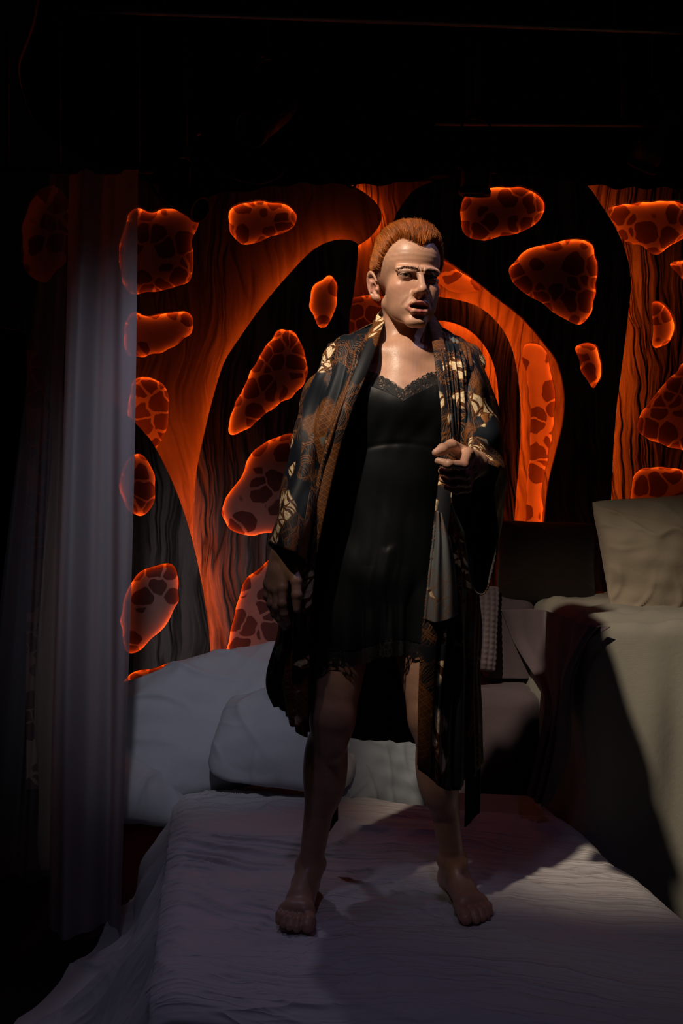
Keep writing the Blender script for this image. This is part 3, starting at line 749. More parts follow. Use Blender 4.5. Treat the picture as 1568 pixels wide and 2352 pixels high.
def head_sdf(q):
    q2 = q.copy(); q2[:, 0] = np.abs(q2[:, 0]); x, y, z = q[:, 0], q[:, 1], q[:, 2]
    d = ell(q, (0, 14, 40), (72, 92, 78))
    d = smin(d, ell(q, (0, -30, 44), (62, 60, 56)), 20)
    d = smin(d, ell(q, (0, -30, -36), (57, 57, 58)), 18)
    d = smin(d, cap(q2, (43, 4, -54), (13, -72, -104), 14, 13), 22)            # jaw
    d = smin(d, ell(q, (0, -76, -105), (19, 16, 14)), 12)                      # chin
    d = smin(d, ell(q2, (38, -54, -27), (18, 22, 14)), 24)
    d = smin(d, ell(q2, (27, -48, -62), (25, 30, 34)), 20)                     # cheekbones
    d = smin(d, ell(q, (0, -66, -68), (33, 27, 30)), 14)                       # muzzle
    d = smin(d, cap(q2, (8, -90, 8), (46, -70.5, 11), 8.9, 8.0), 10)             # brow ridge
    # neck
    nk = cap(q, (0, 24, -45), (2, 40, -200), 44, 48)
    nk = smin(nk, cap(q2, (46, 22, -50), (10, -6, -178), 9, 8), 14)            # neck muscle
    nk = smin(nk, ell(q, (0, -20, -135), (9, 10, 16)), 12)
    d = smin(d, nk, 14)
    # eyes
    d = ssub(d, ell(q2, (30, -95, -4), (18, 14, 10)), 10)
    d = smin(d, sph(q2, EYE, 13.9), 5.5)
    d = smin(d, cap(q2, (17, -90, 4), (46, -77, 4), 3.8, 3.0), 3.5)            # heavy upper fold
    d = ssub(d, cap(q2, (18, -91, -16), (38, -82, -19), 0.8, 0.8), 5)          # under-eye crease
    d = np.maximum(d, -eye_slit(q2))
    # nose
    d = smin(d, cap(q, (0, -88, 4), (0, -107, -33), 7.0, 8.6), 11)
    d = smin(d, ell(q, (0, -109, -40), (10.5, 10, 8.8)), 7)
    d = smin(d, ell(q2, (12.5, -97, -44), (6.5, 10.5, 7)), 8)
    d = smin(d, cap(q, (0, -105, -46), (0, -97, -52), 4.5, 5.0), 5)
    d = ssub(d, ell(q2, (7.0, -103, -51), (3.2, 6.5, 4.2)), 1.8)
    d = ssub(d, cap(q2, (18.5, -99, -38), (20.5, -95, -48), 0.6, 0.8), 3.6)    # alar crease
    d = ssub(d, cap(q2, (21, -95, -47), (37, -81, -73), 0.8, 0.6), 7)          # nasolabial fold
    # frown
    d = ssub(d, cap(q2, (4.5, -98, 4), (6.5, -97, 24), 1.2, 0.6), 3.6)
    d = smin(d, cap(q2, (11, -92, 6), (19, -91, 12), 3.8, 3.0), 6)
    d = ssub(d, cap(q2, (13, -97.5, 15), (15, -95.5, 27), 0.8, 0.4), 3.4)
    d = ssub(d, cap(q, (-9, -97, 2), (9, -97, 2), 0.4, 0.4), 3.5)
    d = d + 0.14 * np.sin(z * 0.55) * np.exp(-((z - 42) / 14) ** 2) * (y < -40)
    # mouth
    d = smin(d, cap(q2, (0.0, -98.2, -65.5), (15, -94, -67.0), 4.0, 3.8), 6.0)
    d = smin(d, cap(q2, (15, -94, -67.0), (26, -82, -76), 4.0, 1.6), 6.0)
    d = smin(d, cap(q2, (0, -95.5, -87.0), (13, -92.5, -86.0), 7.2, 6.0), 6.0)
    d = smin(d, cap(q2, (13, -92.5, -86.0), (25, -82, -77.5), 6.0, 1.8), 6.0)
    d = ssub(d, ell(q, (0, -95, -75.2), (20.5, 22, 5.9)), 2.6)
    d = ssub(d, ell(q, (0, -100, -98), (22, 9, 4.5)), 8)                       # under the lower lip
    # ears
    e = ear_local(q2, q[:, 0])
    er = ell(e, (0, 0, 0), (5.0, 15, 27))
    er = smin(er, sph(e, (0, -5, -26), 7), 6)
    ring = (np.sqrt((e[:, 1] / 15.5) ** 2 + ((e[:, 2] - 1) / 28.5) ** 2) - 1) * 17
    rim = np.sqrt(ring ** 2 + (e[:, 0] - 4.5) ** 2) - 3.2
    rim = np.where((e[:, 1] < -6) & (e[:, 2] < 10), rim + 6, rim)
    er = smin(er, rim, 3.5)
    er = smin(er, cap(e, (4, 5, 14), (4.5, 7, -12), 2.6, 2.8), 3)               # antihelix
    er = ssub(er, ell(e, (5, -2, -6), (6, 7.5, 12)), 3)
    er = ssub(er, ell(e, (6, 1, 17), (4.5, 8, 5.5)), 3)
    er = smin(er, sph(e, (4, -11, -8), 4.2), 3.5)                               # tragus
    d = smin(d, er, 4.5)
    return d

# ---- limbs (world metres)
SH_L, EL_L, WR_L = (0.022, 2.45, 1.752), (-0.098, 2.43, 1.500), tuple(P(650, 1268, 2.275))
SH_R, EL_R, WR_R = (0.284, 2.45, 1.750), (0.376, 2.42, 1.505), tuple(P(1096, 1064, 2.20))
HIP_L, KN_L, AN_L = (0.030, 2.43, 1.235), (-0.022, 2.385, 0.885), (-0.080, 2.485, 0.485)
HIP_R, KN_R, AN_R = (0.180, 2.43, 1.235), (0.222, 2.385, 0.885), (0.292, 2.52, 0.485)

def leg_sdf(p, hip, kn, an):
    hip, kn, an = map(np.array, (hip, kn, an))
    d = cap(p, hip, kn, 0.082, 0.052)
    d = smin(d, cap(p, kn, an, 0.049, 0.030), 0.03)
    c = kn * 0.68 + an * 0.32
    d = smin(d, ell(p, c + [0, 0.018, 0], (0.054, 0.050, 0.115)), 0.03)
    d = smin(d, ell(p, kn + [0, -0.030, 0.010], (0.033, 0.024, 0.036)), 0.018)
    d = smin(d, ell(p, kn + [0, -0.018, -0.055], (0.030, 0.024, 0.040)), 0.025)
    d = smin(d, sph(p, an + [0.026, 0.004, 0.002], 0.013), 0.014)
    d = smin(d, sph(p, an + [-0.026, 0.006, -0.004], 0.013), 0.014)
    d = smin(d, cap(p, an + [0, 0.030, 0.07], an + [0, 0.034, -0.04], 0.012, 0.014), 0.02)
    return d
def foot_sdf(p, heel, ang, an, inner):
    """heel on the ground, ang = heading turned from -y, inner = +1 if the big toe is on the +x side"""
    f = np.array([math.sin(ang), -math.cos(ang), 0]); s = np.array([math.cos(ang), math.sin(ang), 0]) * inner; u = np.array([0, 0, 1.0])
    heel = np.array(heel)
    def L(a, b, c): return heel + f * a + s * b + u * c
    an = np.array(an)
    d = ell(p, L(0.008, 0, 0.030), (0.030, 0.036, 0.032))
    d = smin(d, cap(p, L(0.02, -0.004, 0.030), L(0.155, -0.012, 0.024), 0.030, 0.024), 0.02)
    d = smin(d, cap(p, L(0.05, 0.008, 0.045), L(0.165, 0.018, 0.026), 0.028, 0.023), 0.02)
    d = smin(d, cap(p, an, L(0.11, 0.004, 0.046), 0.034, 0.023), 0.03)
    d = smin(d, cap(p, an, L(0.012, 0, 0.035), 0.031, 0.032), 0.02)
    d = smin(d, cap(p, L(0.168, 0.024, 0.024), L(0.160, -0.030, 0.020), 0.022, 0.017), 0.018)
    tips = [(0.040, 0.175, 0.246, 0.0150), (0.0135, 0.180, 0.243, 0.0108), (-0.006, 0.174, 0.234, 0.0100), (-0.0235, 0.164, 0.221, 0.0095), (-0.039, 0.150, 0.204, 0.0090)]
    for k, (o, a0, a1, r) in enumerate(tips):
        m = (a0 + a1) / 2 + 0.006
        t = cap(p, L(a0 - 0.01, o * 0.8, 0.020), L(m, o, 0.022), r * 0.95, r)
        t = smin(t, cap(p, L(m, o, 0.022), L(a1 - r, o * 0.97, r + 0.001), r, r * 0.98), 0.004)
        d = smin(d, t, 0.005)
    return d

def chain(p, pts, rs, k=0.004):
    d = None
    for a, b, r1, r2 in zip(pts[:-1], pts[1:], rs[:-1], rs[1:]):
        c = cap(p, a, b, r1, r2); d = c if d is None else smin(d, c, k)
    return d

# hanging right hand (viewer's left): back of the hand to the camera, thumb to the viewer's right
def hand_down_pts():
    D = 2.262
    fing = {}
    fing['index'] = [P(650, 1350, D - .012), P(648, 1386, D - .020), P(652, 1410, D - .014), P(660, 1431, D + .002)]
    fing['middle'] = [P(637, 1356, D + .000), P(635, 1394, D - .006), P(643, 1420, D + .004), P(655, 1440, D + .020)]
    fing['ring'] = [P(625, 1351, D + .014), P(622, 1386, D + .012), P(631, 1411, D + .022), P(644, 1429, D + .036)]
    fing['pinky'] = [P(616, 1340, D + .030), P(613, 1368, D + .030), P(621, 1390, D + .040), P(633, 1406, D + .052)]
    fing['thumb'] = [P(666, 1296, D - .004), P(680, 1334, D - .022), P(681, 1366, D - .028), P(681, 1399, D - .026)]
    return fing
# raised left hand (viewer's right), loosely curled towards the camera
def hand_up_pts():
    fing = {}
    fing['index'] = [P(1073, 1040, 2.115), P(1064, 1068, 2.055), P(1030, 1066, 2.035), P(1006, 1059, 2.048)]
    fing['middle'] = [P(1078, 1058, 2.125), P(1068, 1091, 2.075), P(1038, 1089, 2.052), P(1014, 1082, 2.068)]
    fing['ring'] = [P(1081, 1074, 2.135), P(1070, 1109, 2.092), P(1042, 1110, 2.068), P(1016, 1101, 2.080)]
    fing['pinky'] = [P(1083, 1090, 2.145), P(1072, 1123, 2.108), P(1048, 1127, 2.088), P(1026, 1119, 2.095)]
    fing['thumb'] = [P(1066, 1040, 2.150), P(1036, 1023, 2.100), P(1016, 1032, 2.072), P(1001, 1040, 2.060)]
    return fing
HD, HU = hand_down_pts(), hand_up_pts()
FR = {'index': (0.0112, 0.0100, 0.0090, 0.0078), 'middle': (0.0114, 0.0102, 0.0092, 0.0080), 'ring': (0.0108, 0.0096, 0.0088, 0.0076), 'pinky': (0.0098, 0.0086, 0.0078, 0.0068), 'thumb': (0.0150, 0.0122, 0.0118, 0.0090)}
def hand_sdf(p, wrist, F, palm_in):
    wrist = np.array(wrist); palm_in = np.array(palm_in)
    d = None
    for k in ('index', 'middle', 'ring', 'pinky'):
        w = wrist + (F[k][0] - F['middle'][0]) * 0.45
        c = cap(p, w, F[k][0], 0.0165, 0.0120)
        d = c if d is None else smin(d, c, 0.016)
    d = smin(d, cap(p, wrist + (F['thumb'][0] - wrist) * 0.2, F['thumb'][1], 0.016, 0.0125), 0.014)
    mid = (F['index'][0] + F['pinky'][0] + F['thumb'][0] + wrist) / 4
    d = smin(d, sph(p, mid + palm_in * 0.006, 0.019), 0.016)
    for k in ('index', 'middle', 'ring', 'pinky'):
        d = smin(d, sph(p, F[k][0] - palm_in * 0.003, 0.0108), 0.006)          # knuckles
    for k in F:
        rs = FR[k]
        d = smin(d, chain(p, F[k], rs), 0.0042)
        d = smin(d, sph(p, F[k][1], rs[1] * 1.06), 0.004)
        d = smin(d, sph(p, F[k][2], rs[2] * 1.05), 0.004)
    return d

def torso_sdf(p):
    d = ell(p, (0.150, 2.435, 1.615), (0.152, 0.105, 0.20))
    d = smin(d, cap(p, (0.035, 2.45, 1.758), (0.270, 2.45, 1.756), 0.052, 0.052), 0.06)
    d = smin(d, ell(p, (0.085, 2.362, 1.672), (0.072, 0.040, 0.058)), 0.03)
    d = smin(d, ell(p, (0.222, 2.362, 1.670), (0.072, 0.040, 0.058)), 0.03)
    d = smin(d, ell(p, (0.124, 2.435, 1.42), (0.132, 0.100, 0.18)), 0.06)
    d = smin(d, ell(p, (0.106, 2.440, 1.255), (0.160, 0.112, 0.13)), 0.06)
    for sx in (-1, 1):
        d = smin(d, cap(p, (0.15 + sx * 0.035, 2.475, 1.875), (0.15 + sx * 0.13, 2.455, 1.772), 0.028, 0.034), 0.05)
        d = smin(d, cap(p, (0.152 + sx * 0.022, 2.386, 1.797), (0.150 + sx * 0.135, 2.400, 1.812), 0.010, 0.010), 0.03)
    d = smin(d, cap(p, (0.151, 2.405, 1.80), (0.149, 2.345, 1.66), 0.03, 0.03), 0.05)
    return d

def arm_sdf(p, sh, el, wr):
    sh, el, wr = map(np.array, (sh, el, wr))
    d = cap(p, sh, el, 0.043, 0.034)
    d = smin(d, sph(p, sh, 0.047), 0.03)
    c = el * 0.72 + wr * 0.28
    d = smin(d, cap(p, el, c, 0.038, 0.040), 0.02)
    d = smin(d, cap(p, c, wr, 0.040, 0.0245), 0.02)
    return d

def body_sdf(p, detail=True):
    p = np.asarray(p, dtype=f32)
    d = torso_sdf(p)
    d = smin(d, leg_sdf(p, HIP_L, KN_L, AN_L), 0.025)
    d = smin(d, leg_sdf(p, HIP_R, KN_R, AN_R), 0.025)
    big = lambda c, r: np.linalg.norm(p - V3(*c), axis=1) < r
    for part, c, r, k in FINE:
        m = big(c, r)
        if m.any():
            d[m] = smin(d[m], part(p[m]), k)
    d = smin(d, arm_sdf(p, SH_L, EL_L, WR_L), 0.03)
    d = smin(d, arm_sdf(p, SH_R, EL_R, WR_R), 0.03)
    for part, c, r, k in FINE2:
        m = big(c, r)
        if m.any():
            d[m] = smin(d[m], part(p[m]), k)
    return d
FOOT_L = ((-0.092, 2.530, 0.390), R(-7)); FOOT_R = ((0.290, 2.575, 0.390), R(13))
FINE = [(lambda p: head_sdf(to_head(p)) * f32(HS), tuple(HC + [0, 0.02, -0.05]), 0.36, 0.022),
        (lambda p: foot_sdf(p, FOOT_L[0], FOOT_L[1], AN_L, 1), (-0.10, 2.42, 0.43), 0.24, 0.012),
        (lambda p: foot_sdf(p, FOOT_R[0], FOOT_R[1], AN_R, -1), (0.31, 2.46, 0.43), 0.24, 0.012)]
FINE2 = [(lambda p: hand_sdf(p, WR_L, HD, (0.3, 0.95, 0)), tuple(P(650, 1350, 2.26)), 0.17, 0.010),
         (lambda p: hand_sdf(p, WR_R, HU, (-0.85, -0.3, 0.1)), tuple(P(1050, 1070, 2.10)), 0.17, 0.010)]

def surface_nets(f, lo, hi, h, B=8):
    """sparse naive surface nets; f(points)->distance. returns verts, quads"""
    lo = np.array(lo, float); nb = np.ceil((np.array(hi) - lo) / (h * B)).astype(int)
    bi = np.stack(np.meshgrid(*[np.arange(n) for n in nb], indexing='ij'), -1).reshape(-1, 3)
    c = lo + (bi + 0.5) * h * B
    dist = np.concatenate([f(c[i:i + 200000]) for i in range(0, len(c), 200000)])
    bi = bi[np.abs(dist) < h * B * 1.25]
    g = np.stack(np.meshgrid(*[np.arange(B + 1)] * 3, indexing='ij'), -1).reshape(-1, 3)
    N = (nb * B + 2).astype(np.int64)
    gid = lambda I: (I[..., 0] * N[1] + I[..., 1]) * N[2] + I[..., 2]
    cells, cv, quads = [], [], []
    st = 400
    ed = [((1, 0, 0), ((0, -1, -1), (0, 0, -1), (0, 0, 0), (0, -1, 0))),
          ((0, 1, 0), ((-1, 0, -1), (-1, 0, 0), (0, 0, 0), (0, 0, -1))),
          ((0, 0, 1), ((-1, -1, 0), (0, -1, 0), (0, 0, 0), (-1, 0, 0)))]
    corners = np.array([(i, j, k) for i in (0, 1) for j in (0, 1) for k in (0, 1)])
    eds = [(a, b) for a in range(8) for b in range(a + 1, 8) if np.abs(corners[a] - corners[b]).sum() == 1]
    for s in range(0, len(bi), st):
        b = bi[s:s + st]
        I = b[:, None, :] * B + g[None]
        v = f((lo + I.reshape(-1, 3) * h)).reshape(len(b), B + 1, B + 1, B + 1)
        sg = v < 0
        cs = np.stack([sg[:, i:i + B, j:j + B, k:k + B] for i, j, k in corners], -1)
        act = cs.any(-1) & ~cs.all(-1)
        w = np.argwhere(act)
        if len(w) == 0: continue
        cvv = np.stack([v[w[:, 0], w[:, 1] + i, w[:, 2] + j, w[:, 3] + k] for i, j, k in corners], -1)
        acc = np.zeros((len(w), 3)); cnt = np.zeros(len(w))
        for a, bb in eds:
            va, vb = cvv[:, a], cvv[:, bb]; x = (va < 0) != (vb < 0)
            t = np.where(x, va / np.where(x, va - vb, 1), 0)
            pt = corners[a] + (corners[bb] - corners[a]) * t[:, None]
            acc += pt * x[:, None]; cnt += x
        ci = b[w[:, 0]] * B + w[:, 1:]
        cells.append(gid(ci)); cv.append(lo + (ci + acc / cnt[:, None]) * h)
        for (dx, dy, dz), offs in ed:
            a = sg[:, :B, :B, :B]; b2 = sg[:, dx:B + dx, dy:B + dy, dz:B + dz]
            q = np.argwhere(a != b2)
            if len(q) == 0: continue
            li = b[q[:, 0]] * B + q[:, 1:]
            flip = a[q[:, 0], q[:, 1], q[:, 2], q[:, 3]]
            qq = np.stack([gid(li + np.array(o)) for o in offs], -1)
            qq[~flip] = qq[~flip][:, ::-1]
            quads.append(qq)
    cells = np.concatenate(cells); cv = np.concatenate(cv); quads = np.concatenate(quads)
    o = np.argsort(cells); cells = cells[o]; cv = cv[o]
    ix = np.searchsorted(cells, quads); ix = np.clip(ix, 0, len(cells) - 1)
    ok = (cells[ix] == quads).all(1)
    return cv, ix[ok]

def project(v, f, it=2, eps=3e-4):
    for _ in range(it):
        d = f(v); g = np.stack([(f(v + e) - f(v - e)) for e in np.eye(3) * eps], 1) / (2 * eps)
        n2 = np.maximum((g * g).sum(1), 0.15)
        v = v - np.clip(d / n2, -0.0015, 0.0015)[:, None] * g
    return v

def skin_colors(v):
    n = len(v); col = np.tile(np.array([0.50, 0.272, 0.182]), (n, 1))
    def blend(c, w): 
        w = np.clip(w, 0, 1)[:, None]; col[:] = col * (1 - w) + np.array(c) * w
    col *= (1 + 0.07 * snoise(v, 22, 5) + 0.04 * snoise(v, 70, 6))[:, None]
    q = to_head(v.astype(f32)); q2 = q.copy(); q2[:, 0] = np.abs(q2[:, 0])
    hd = np.linalg.norm(q - V3(0, 0, -10), axis=1) < 190
    g = lambda c, r: np.exp(-(((q2 - V3(*c)) / V3(*r)) ** 2).sum(1)) * hd
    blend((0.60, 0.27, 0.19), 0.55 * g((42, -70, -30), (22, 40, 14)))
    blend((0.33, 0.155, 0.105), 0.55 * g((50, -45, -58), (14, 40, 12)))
    blend((0.60, 0.26, 0.19), 0.5 * g((0, -115, -44), (14, 14, 12)))
    blend((0.60, 0.25, 0.19), 0.55 * g((80, 15, -14), (18, 26, 34)))
    # lips
    lip = np.minimum(np.minimum(cap(q2, (0, -98.5, -65), (15, -94, -67.5), 4.8, 4.4), cap(q2, (15, -94, -67.5), (25, -84, -75), 4.4, 2.4)),
                     np.minimum(cap(q2, (0, -96.0, -87.5), (13, -93, -86.5), 7.0, 6.0), cap(q2, (13, -93, -86.5), (25, -84, -77.5), 6.0, 2.4)))
    blend((0.33, 0.105, 0.09), np.clip((1.2 - lip) / 1.6, 0, 1) * hd * (q[:, 2] > -75))
    blend((0.42, 0.13, 0.11), np.clip((1.6 - lip) / 1.6, 0, 1) * hd * (q[:, 2] <= -75))
    inn = ell(q, (0, -92, -75.2), (23.0, 25, 7.4))
    blend((0.055, 0.012, 0.012), np.clip((-inn - 0.4) / 2.0, 0, 1) * (q[:, 1] > -95.5) * hd)
    # eye make-up and lids, brow shade also put into the colour
    sl = eye_slit(q2)
    near = g((31, -88, -4), (20, 16, 9))
    blend((0.10, 0.045, 0.034), 0.90 * near)
    blend((0.03, 0.018, 0.015), np.clip((1.8 - np.abs(sl)) / 1.6, 0, 1) * hd * (q[:, 1] < -70) * np.clip((q[:, 2] + 6) / 4, 0.3, 1))
    # scalp under the hair
    blend((0.16, 0.05, 0.015), np.clip((q[:, 2] - hairline(q)) / 5.0, 0, 0.9) * hd * (np.abs(ear_local(q2)[:, 0]) > -99))
    # nails
    for F, side in ((HD, 1), (HU, -1)):
        for k in F:
            a, b = F[k][2], F[k][3]; t = (b - a) / np.linalg.norm(b - a)
            back = np.array([-0.2, -1, 0.1]) if side == 1 else np.array([0.1, -0.75, 0.65])
            if k == 'thumb': back = np.array([0.2, -1, 0]) if side == 1 else np.array([-0.2, -0.7, 0.7])
            back = back - t * (back @ t); back /= np.linalg.norm(back)
            c = b + back * FR[k][3] * 0.9 - t * 0.001
            dd = v - c
            w = np.exp(-((dd @ t) / 0.006) ** 4 - (np.linalg.norm(dd - np.outer(dd @ t, t), axis=1) / 0.0055) ** 4)
            blend((0.60, 0.36, 0.29), 0.8 * w)
    # redder knuckles and knees, toes
    for F in (HD, HU):
        for k in F:
            for j in (0, 1):
                blend((0.52, 0.22, 0.15), 0.45 * np.exp(-(np.linalg.norm(v - F[k][j], axis=1) / 0.014) ** 2))
    low = np.clip((0.47 - v[:, 2]) / 0.06, 0, 1); blend((0.50, 0.24, 0.17), 0.5 * low)
    return np.clip(col, 0, 1)

def hairline(q):
    """height of the hair's lower border (head mm) as a function of where on the head"""
    ax = np.abs(q[:, 0]); y = q[:, 1]
    h = np.interp(y, [-110, -75, -62, -48, -34, -22, -12, -3, 4, 20, 34, 46, 60, 110], [70, 72, 74, 62, 48, 34, 24, 20, 23, 24, 10, -14, -46, -62])
    h = h - 9 * np.exp(-(ax / 14) ** 2) * (y < -45) + 7 * np.exp(-((ax - 40) / 14) ** 2) * (y < -38)
    return h

def skin_mat():
    k = NT('fair_skin'); a = k.n('ShaderNodeVertexColor', layer_name='Col')
    o = k.obj(); n1 = k.noise(o, 240, 3); n2 = k.noise(o, 900, 2)
    h = k.math('MULTIPLY_ADD', n2.outputs[0], 0.5, n1.outputs[0])
    k.bs(Base_Color=a.outputs[0], Roughness=k.math('MULTIPLY_ADD', n1.outputs[0], 0.28, 0.27), Normal=k.bump(h, 0.22, 0.0012))
    k.b.inputs['Subsurface Weight'].default_value = 0.12
    k.b.inputs['Subsurface Radius'].default_value = (0.010, 0.004, 0.002)
    k.b.inputs['Subsurface Scale'].default_value = 0.6
    k.b.inputs['Specular IOR Level'].default_value = 0.45
    return k.m
M['skin'] = skin_mat()

def build_body(person):
    v, q = surface_nets(body_sdf, (-0.26, 2.0, 0.34), (0.50, 2.66, 2.18), 0.0030)
    bm = bmesh.new()
    me = bpy.data.meshes.new('body')
    me.vertices.add(len(v)); me.vertices.foreach_set('co', v.astype(f32).ravel())
    me.loops.add(len(q) * 4); me.loops.foreach_set('vertex_index', q.astype(np.int32).ravel())
    me.polygons.add(len(q)); me.polygons.foreach_set('loop_start', np.arange(0, len(q) * 4, 4, dtype=np.int32)); me.polygons.foreach_set('loop_total', np.full(len(q), 4, dtype=np.int32))
    me.update(calc_edges=True)
    bm.from_mesh(me)
    def pick(fn):
        ev = np.array([e.verts[0].index for e in bm.edges], dtype=np.int64)
        co = np.array([v.co for v in bm.verts], dtype=f32)
        sel = fn(to_head(co))[ev]
        el = list(bm.edges)
        return [el[i] for i in np.nonzero(sel)[0]]
    box = lambda l, y, z0, z1: (l[:, 1] < y) & (l[:, 2] > z0) & (l[:, 2] < z1)
    bmesh.ops.subdivide_edges(bm, edges=pick(lambda l: box(l, -40, -125, 62) | ((np.abs(l[:, 0]) > 64) & box(l, 45, -55, 30))), cuts=1, use_grid_fill=True)
    bm.verts.index_update()
    bmesh.ops.subdivide_edges(bm, edges=pick(lambda l: box(l, -68, -20, 14) | box(l, -78, -96, -34)), cuts=1, use_grid_fill=True)
    bmesh.ops.triangulate(bm, faces=[f for f in bm.faces if len(f.verts) > 4])
    bm.to_mesh(me); bm.free()
    n = len(me.vertices); co = np.empty(n * 3, dtype=f32); me.vertices.foreach_get('co', co); co = co.reshape(-1, 3).astype(float)
    m = (co[:, 2] > 1.70) | ((co[:, 2] > 1.05) & (co[:, 2] < 1.62) & ((co[:, 0] < -0.06) | (co[:, 1] < 2.24)))
    co[m] = project(co[m], body_sdf, 2)
    me.vertices.foreach_set('co', co.astype(f32).ravel())
    a = me.color_attributes.new('Col', 'FLOAT_COLOR', 'POINT')
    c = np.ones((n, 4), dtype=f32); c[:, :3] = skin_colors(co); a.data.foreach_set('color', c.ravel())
    me.polygons.foreach_set('use_smooth', np.ones(len(me.polygons), dtype=bool))
    me.materials.append(M['skin']); me.update()
    return link(bpy.data.objects.new('body', me), person)

person = empty('person', (0.105, 2.44, 0.40))
tag(person, 'barefoot standing person with short orange hair, black satin slip and open patterned kimono', 'person')
build_body(person)

def eye_mat():
    k = NT('eye'); a = k.n('ShaderNodeVertexColor', layer_name='Col')
    k.bs(Base_Color=a.outputs[0], Roughness=0.06)
    k.b.inputs['Coat Weight'].default_value = 0.6; k.b.inputs['Coat Roughness'].default_value = 0.02
    return k.m
M['eye'] = eye_mat()
def build_eyes():
    n, m = 40, 40
    for sx in (-1, 1):
        c = from_head((sx * EYE[0], EYE[1], EYE[2]))
        look = (np.array([0.10, -1.2, 1.80]) - c); look = 0.55 * look / np.linalg.norm(look) + 0.45 * (from_head((0, -1, 0)) - from_head((0, 0, 0))) / HS
        look /= np.linalg.norm(look)
        s = np.cross(look, [0, 0, 1]); s /= np.linalg.norm(s); u = np.cross(s, look)
        t = np.concatenate([np.linspace(0, 0.65, 26), np.linspace(0.7, math.pi, 14)]); a = np.linspace(0, 2 * np.pi, m, endpoint=False)
        Rr = 12.7 * HS
        A = np.zeros((len(t), m, 3)); col = np.zeros((len(t), m, 3))
        for i, ti in enumerate(t):
            rr = Rr * (1 + 0.035 * math.exp(-(ti / 0.35) ** 4))
            A[i] = c + rr * (math.cos(ti) * look + math.sin(ti) * (np.cos(a)[:, None] * s + np.sin(a)[:, None] * u))
            if ti < 0.19: k = (0.004, 0.003, 0.003)
            elif ti < 0.47: k = np.array([0.085, 0.048, 0.028]) * (0.75 + 0.5 * ((ti - 0.19) / 0.28))
            elif ti < 0.52: k = (0.02, 0.012, 0.01)
            else: k = (0.30, 0.235, 0.21)
            col[i] = k
        mesh_obj('eyeball', A.reshape(-1, 3), grid_faces(len(t), m, True), M['eye'], person, col=col.reshape(-1, 3))
build_eyes()

# ---- hair: thousands of fine tapered strands
def hair_mat(name, rough=0.42):
    k = NT(name); a = k.n('ShaderNodeVertexColor', layer_name='Col')
    k.bs(Base_Color=a.outputs[0], Roughness=rough)
    k.b.inputs['Specular IOR Level'].default_value = 0.55
    return k.m
M['hair'] = hair_mat('copper_hair')
def strands(name, roots, ctrl, r0, cols, parent, mat, seg=5, sides=3):
    """roots (n,3) world; ctrl: function(f)-> (n,3) points along the strand, f in 0..1"""
    n = len(roots); fs = np.linspace(0, 1, seg)
    C = np.stack([ctrl(f) for f in fs], 1)                       # n,seg,3
    T = np.gradient(C, axis=1); T /= np.linalg.norm(T, axis=2, keepdims=True) + 1e-9
    ref = np.tile(np.array([0.31, 0.77, 0.55]), (n, 1))
    S = np.cross(T, ref[:, None]); S /= np.linalg.norm(S, axis=2, keepdims=True) + 1e-9
    U = np.cross(S, T)
    rad = r0[:, None] * (1 - 0.85 * fs[None] ** 1.5)
    a = np.linspace(0, 2 * np.pi, sides, endpoint=False)
    Vv = C[:, :, None] + rad[:, :, None, None] * (np.cos(a)[None, None, :, None] * S[:, :, None] + np.sin(a)[None, None, :, None] * U[:, :, None])
    base = (np.arange(n) * seg * sides)[:, None, None]
    i, j = np.meshgrid(np.arange(seg - 1), np.arange(sides), indexing='ij')
    q = np.stack([i * sides + j, i * sides + (j + 1) % sides, (i + 1) * sides + (j + 1) % sides, (i + 1) * sides + j], -1).reshape(1, -1, 4) + base
    cc = np.repeat(cols[:, None], seg * sides, 1)
    return mesh_obj(name, Vv.reshape(-1, 3), q.reshape(-1, 4), mat, parent, col=cc.reshape(-1, 3))

def head_surface(dirs, centre):
    """cast from centre (head mm) outward on to the head surface"""
    t = np.full(len(dirs), 150.0)
    for _ in range(18):
        p = centre + dirs * t[:, None]
        t -= 0.8 * np.clip(head_sdf(p.astype(f32)), -8, 8)
    return centre + dirs * t[:, None]

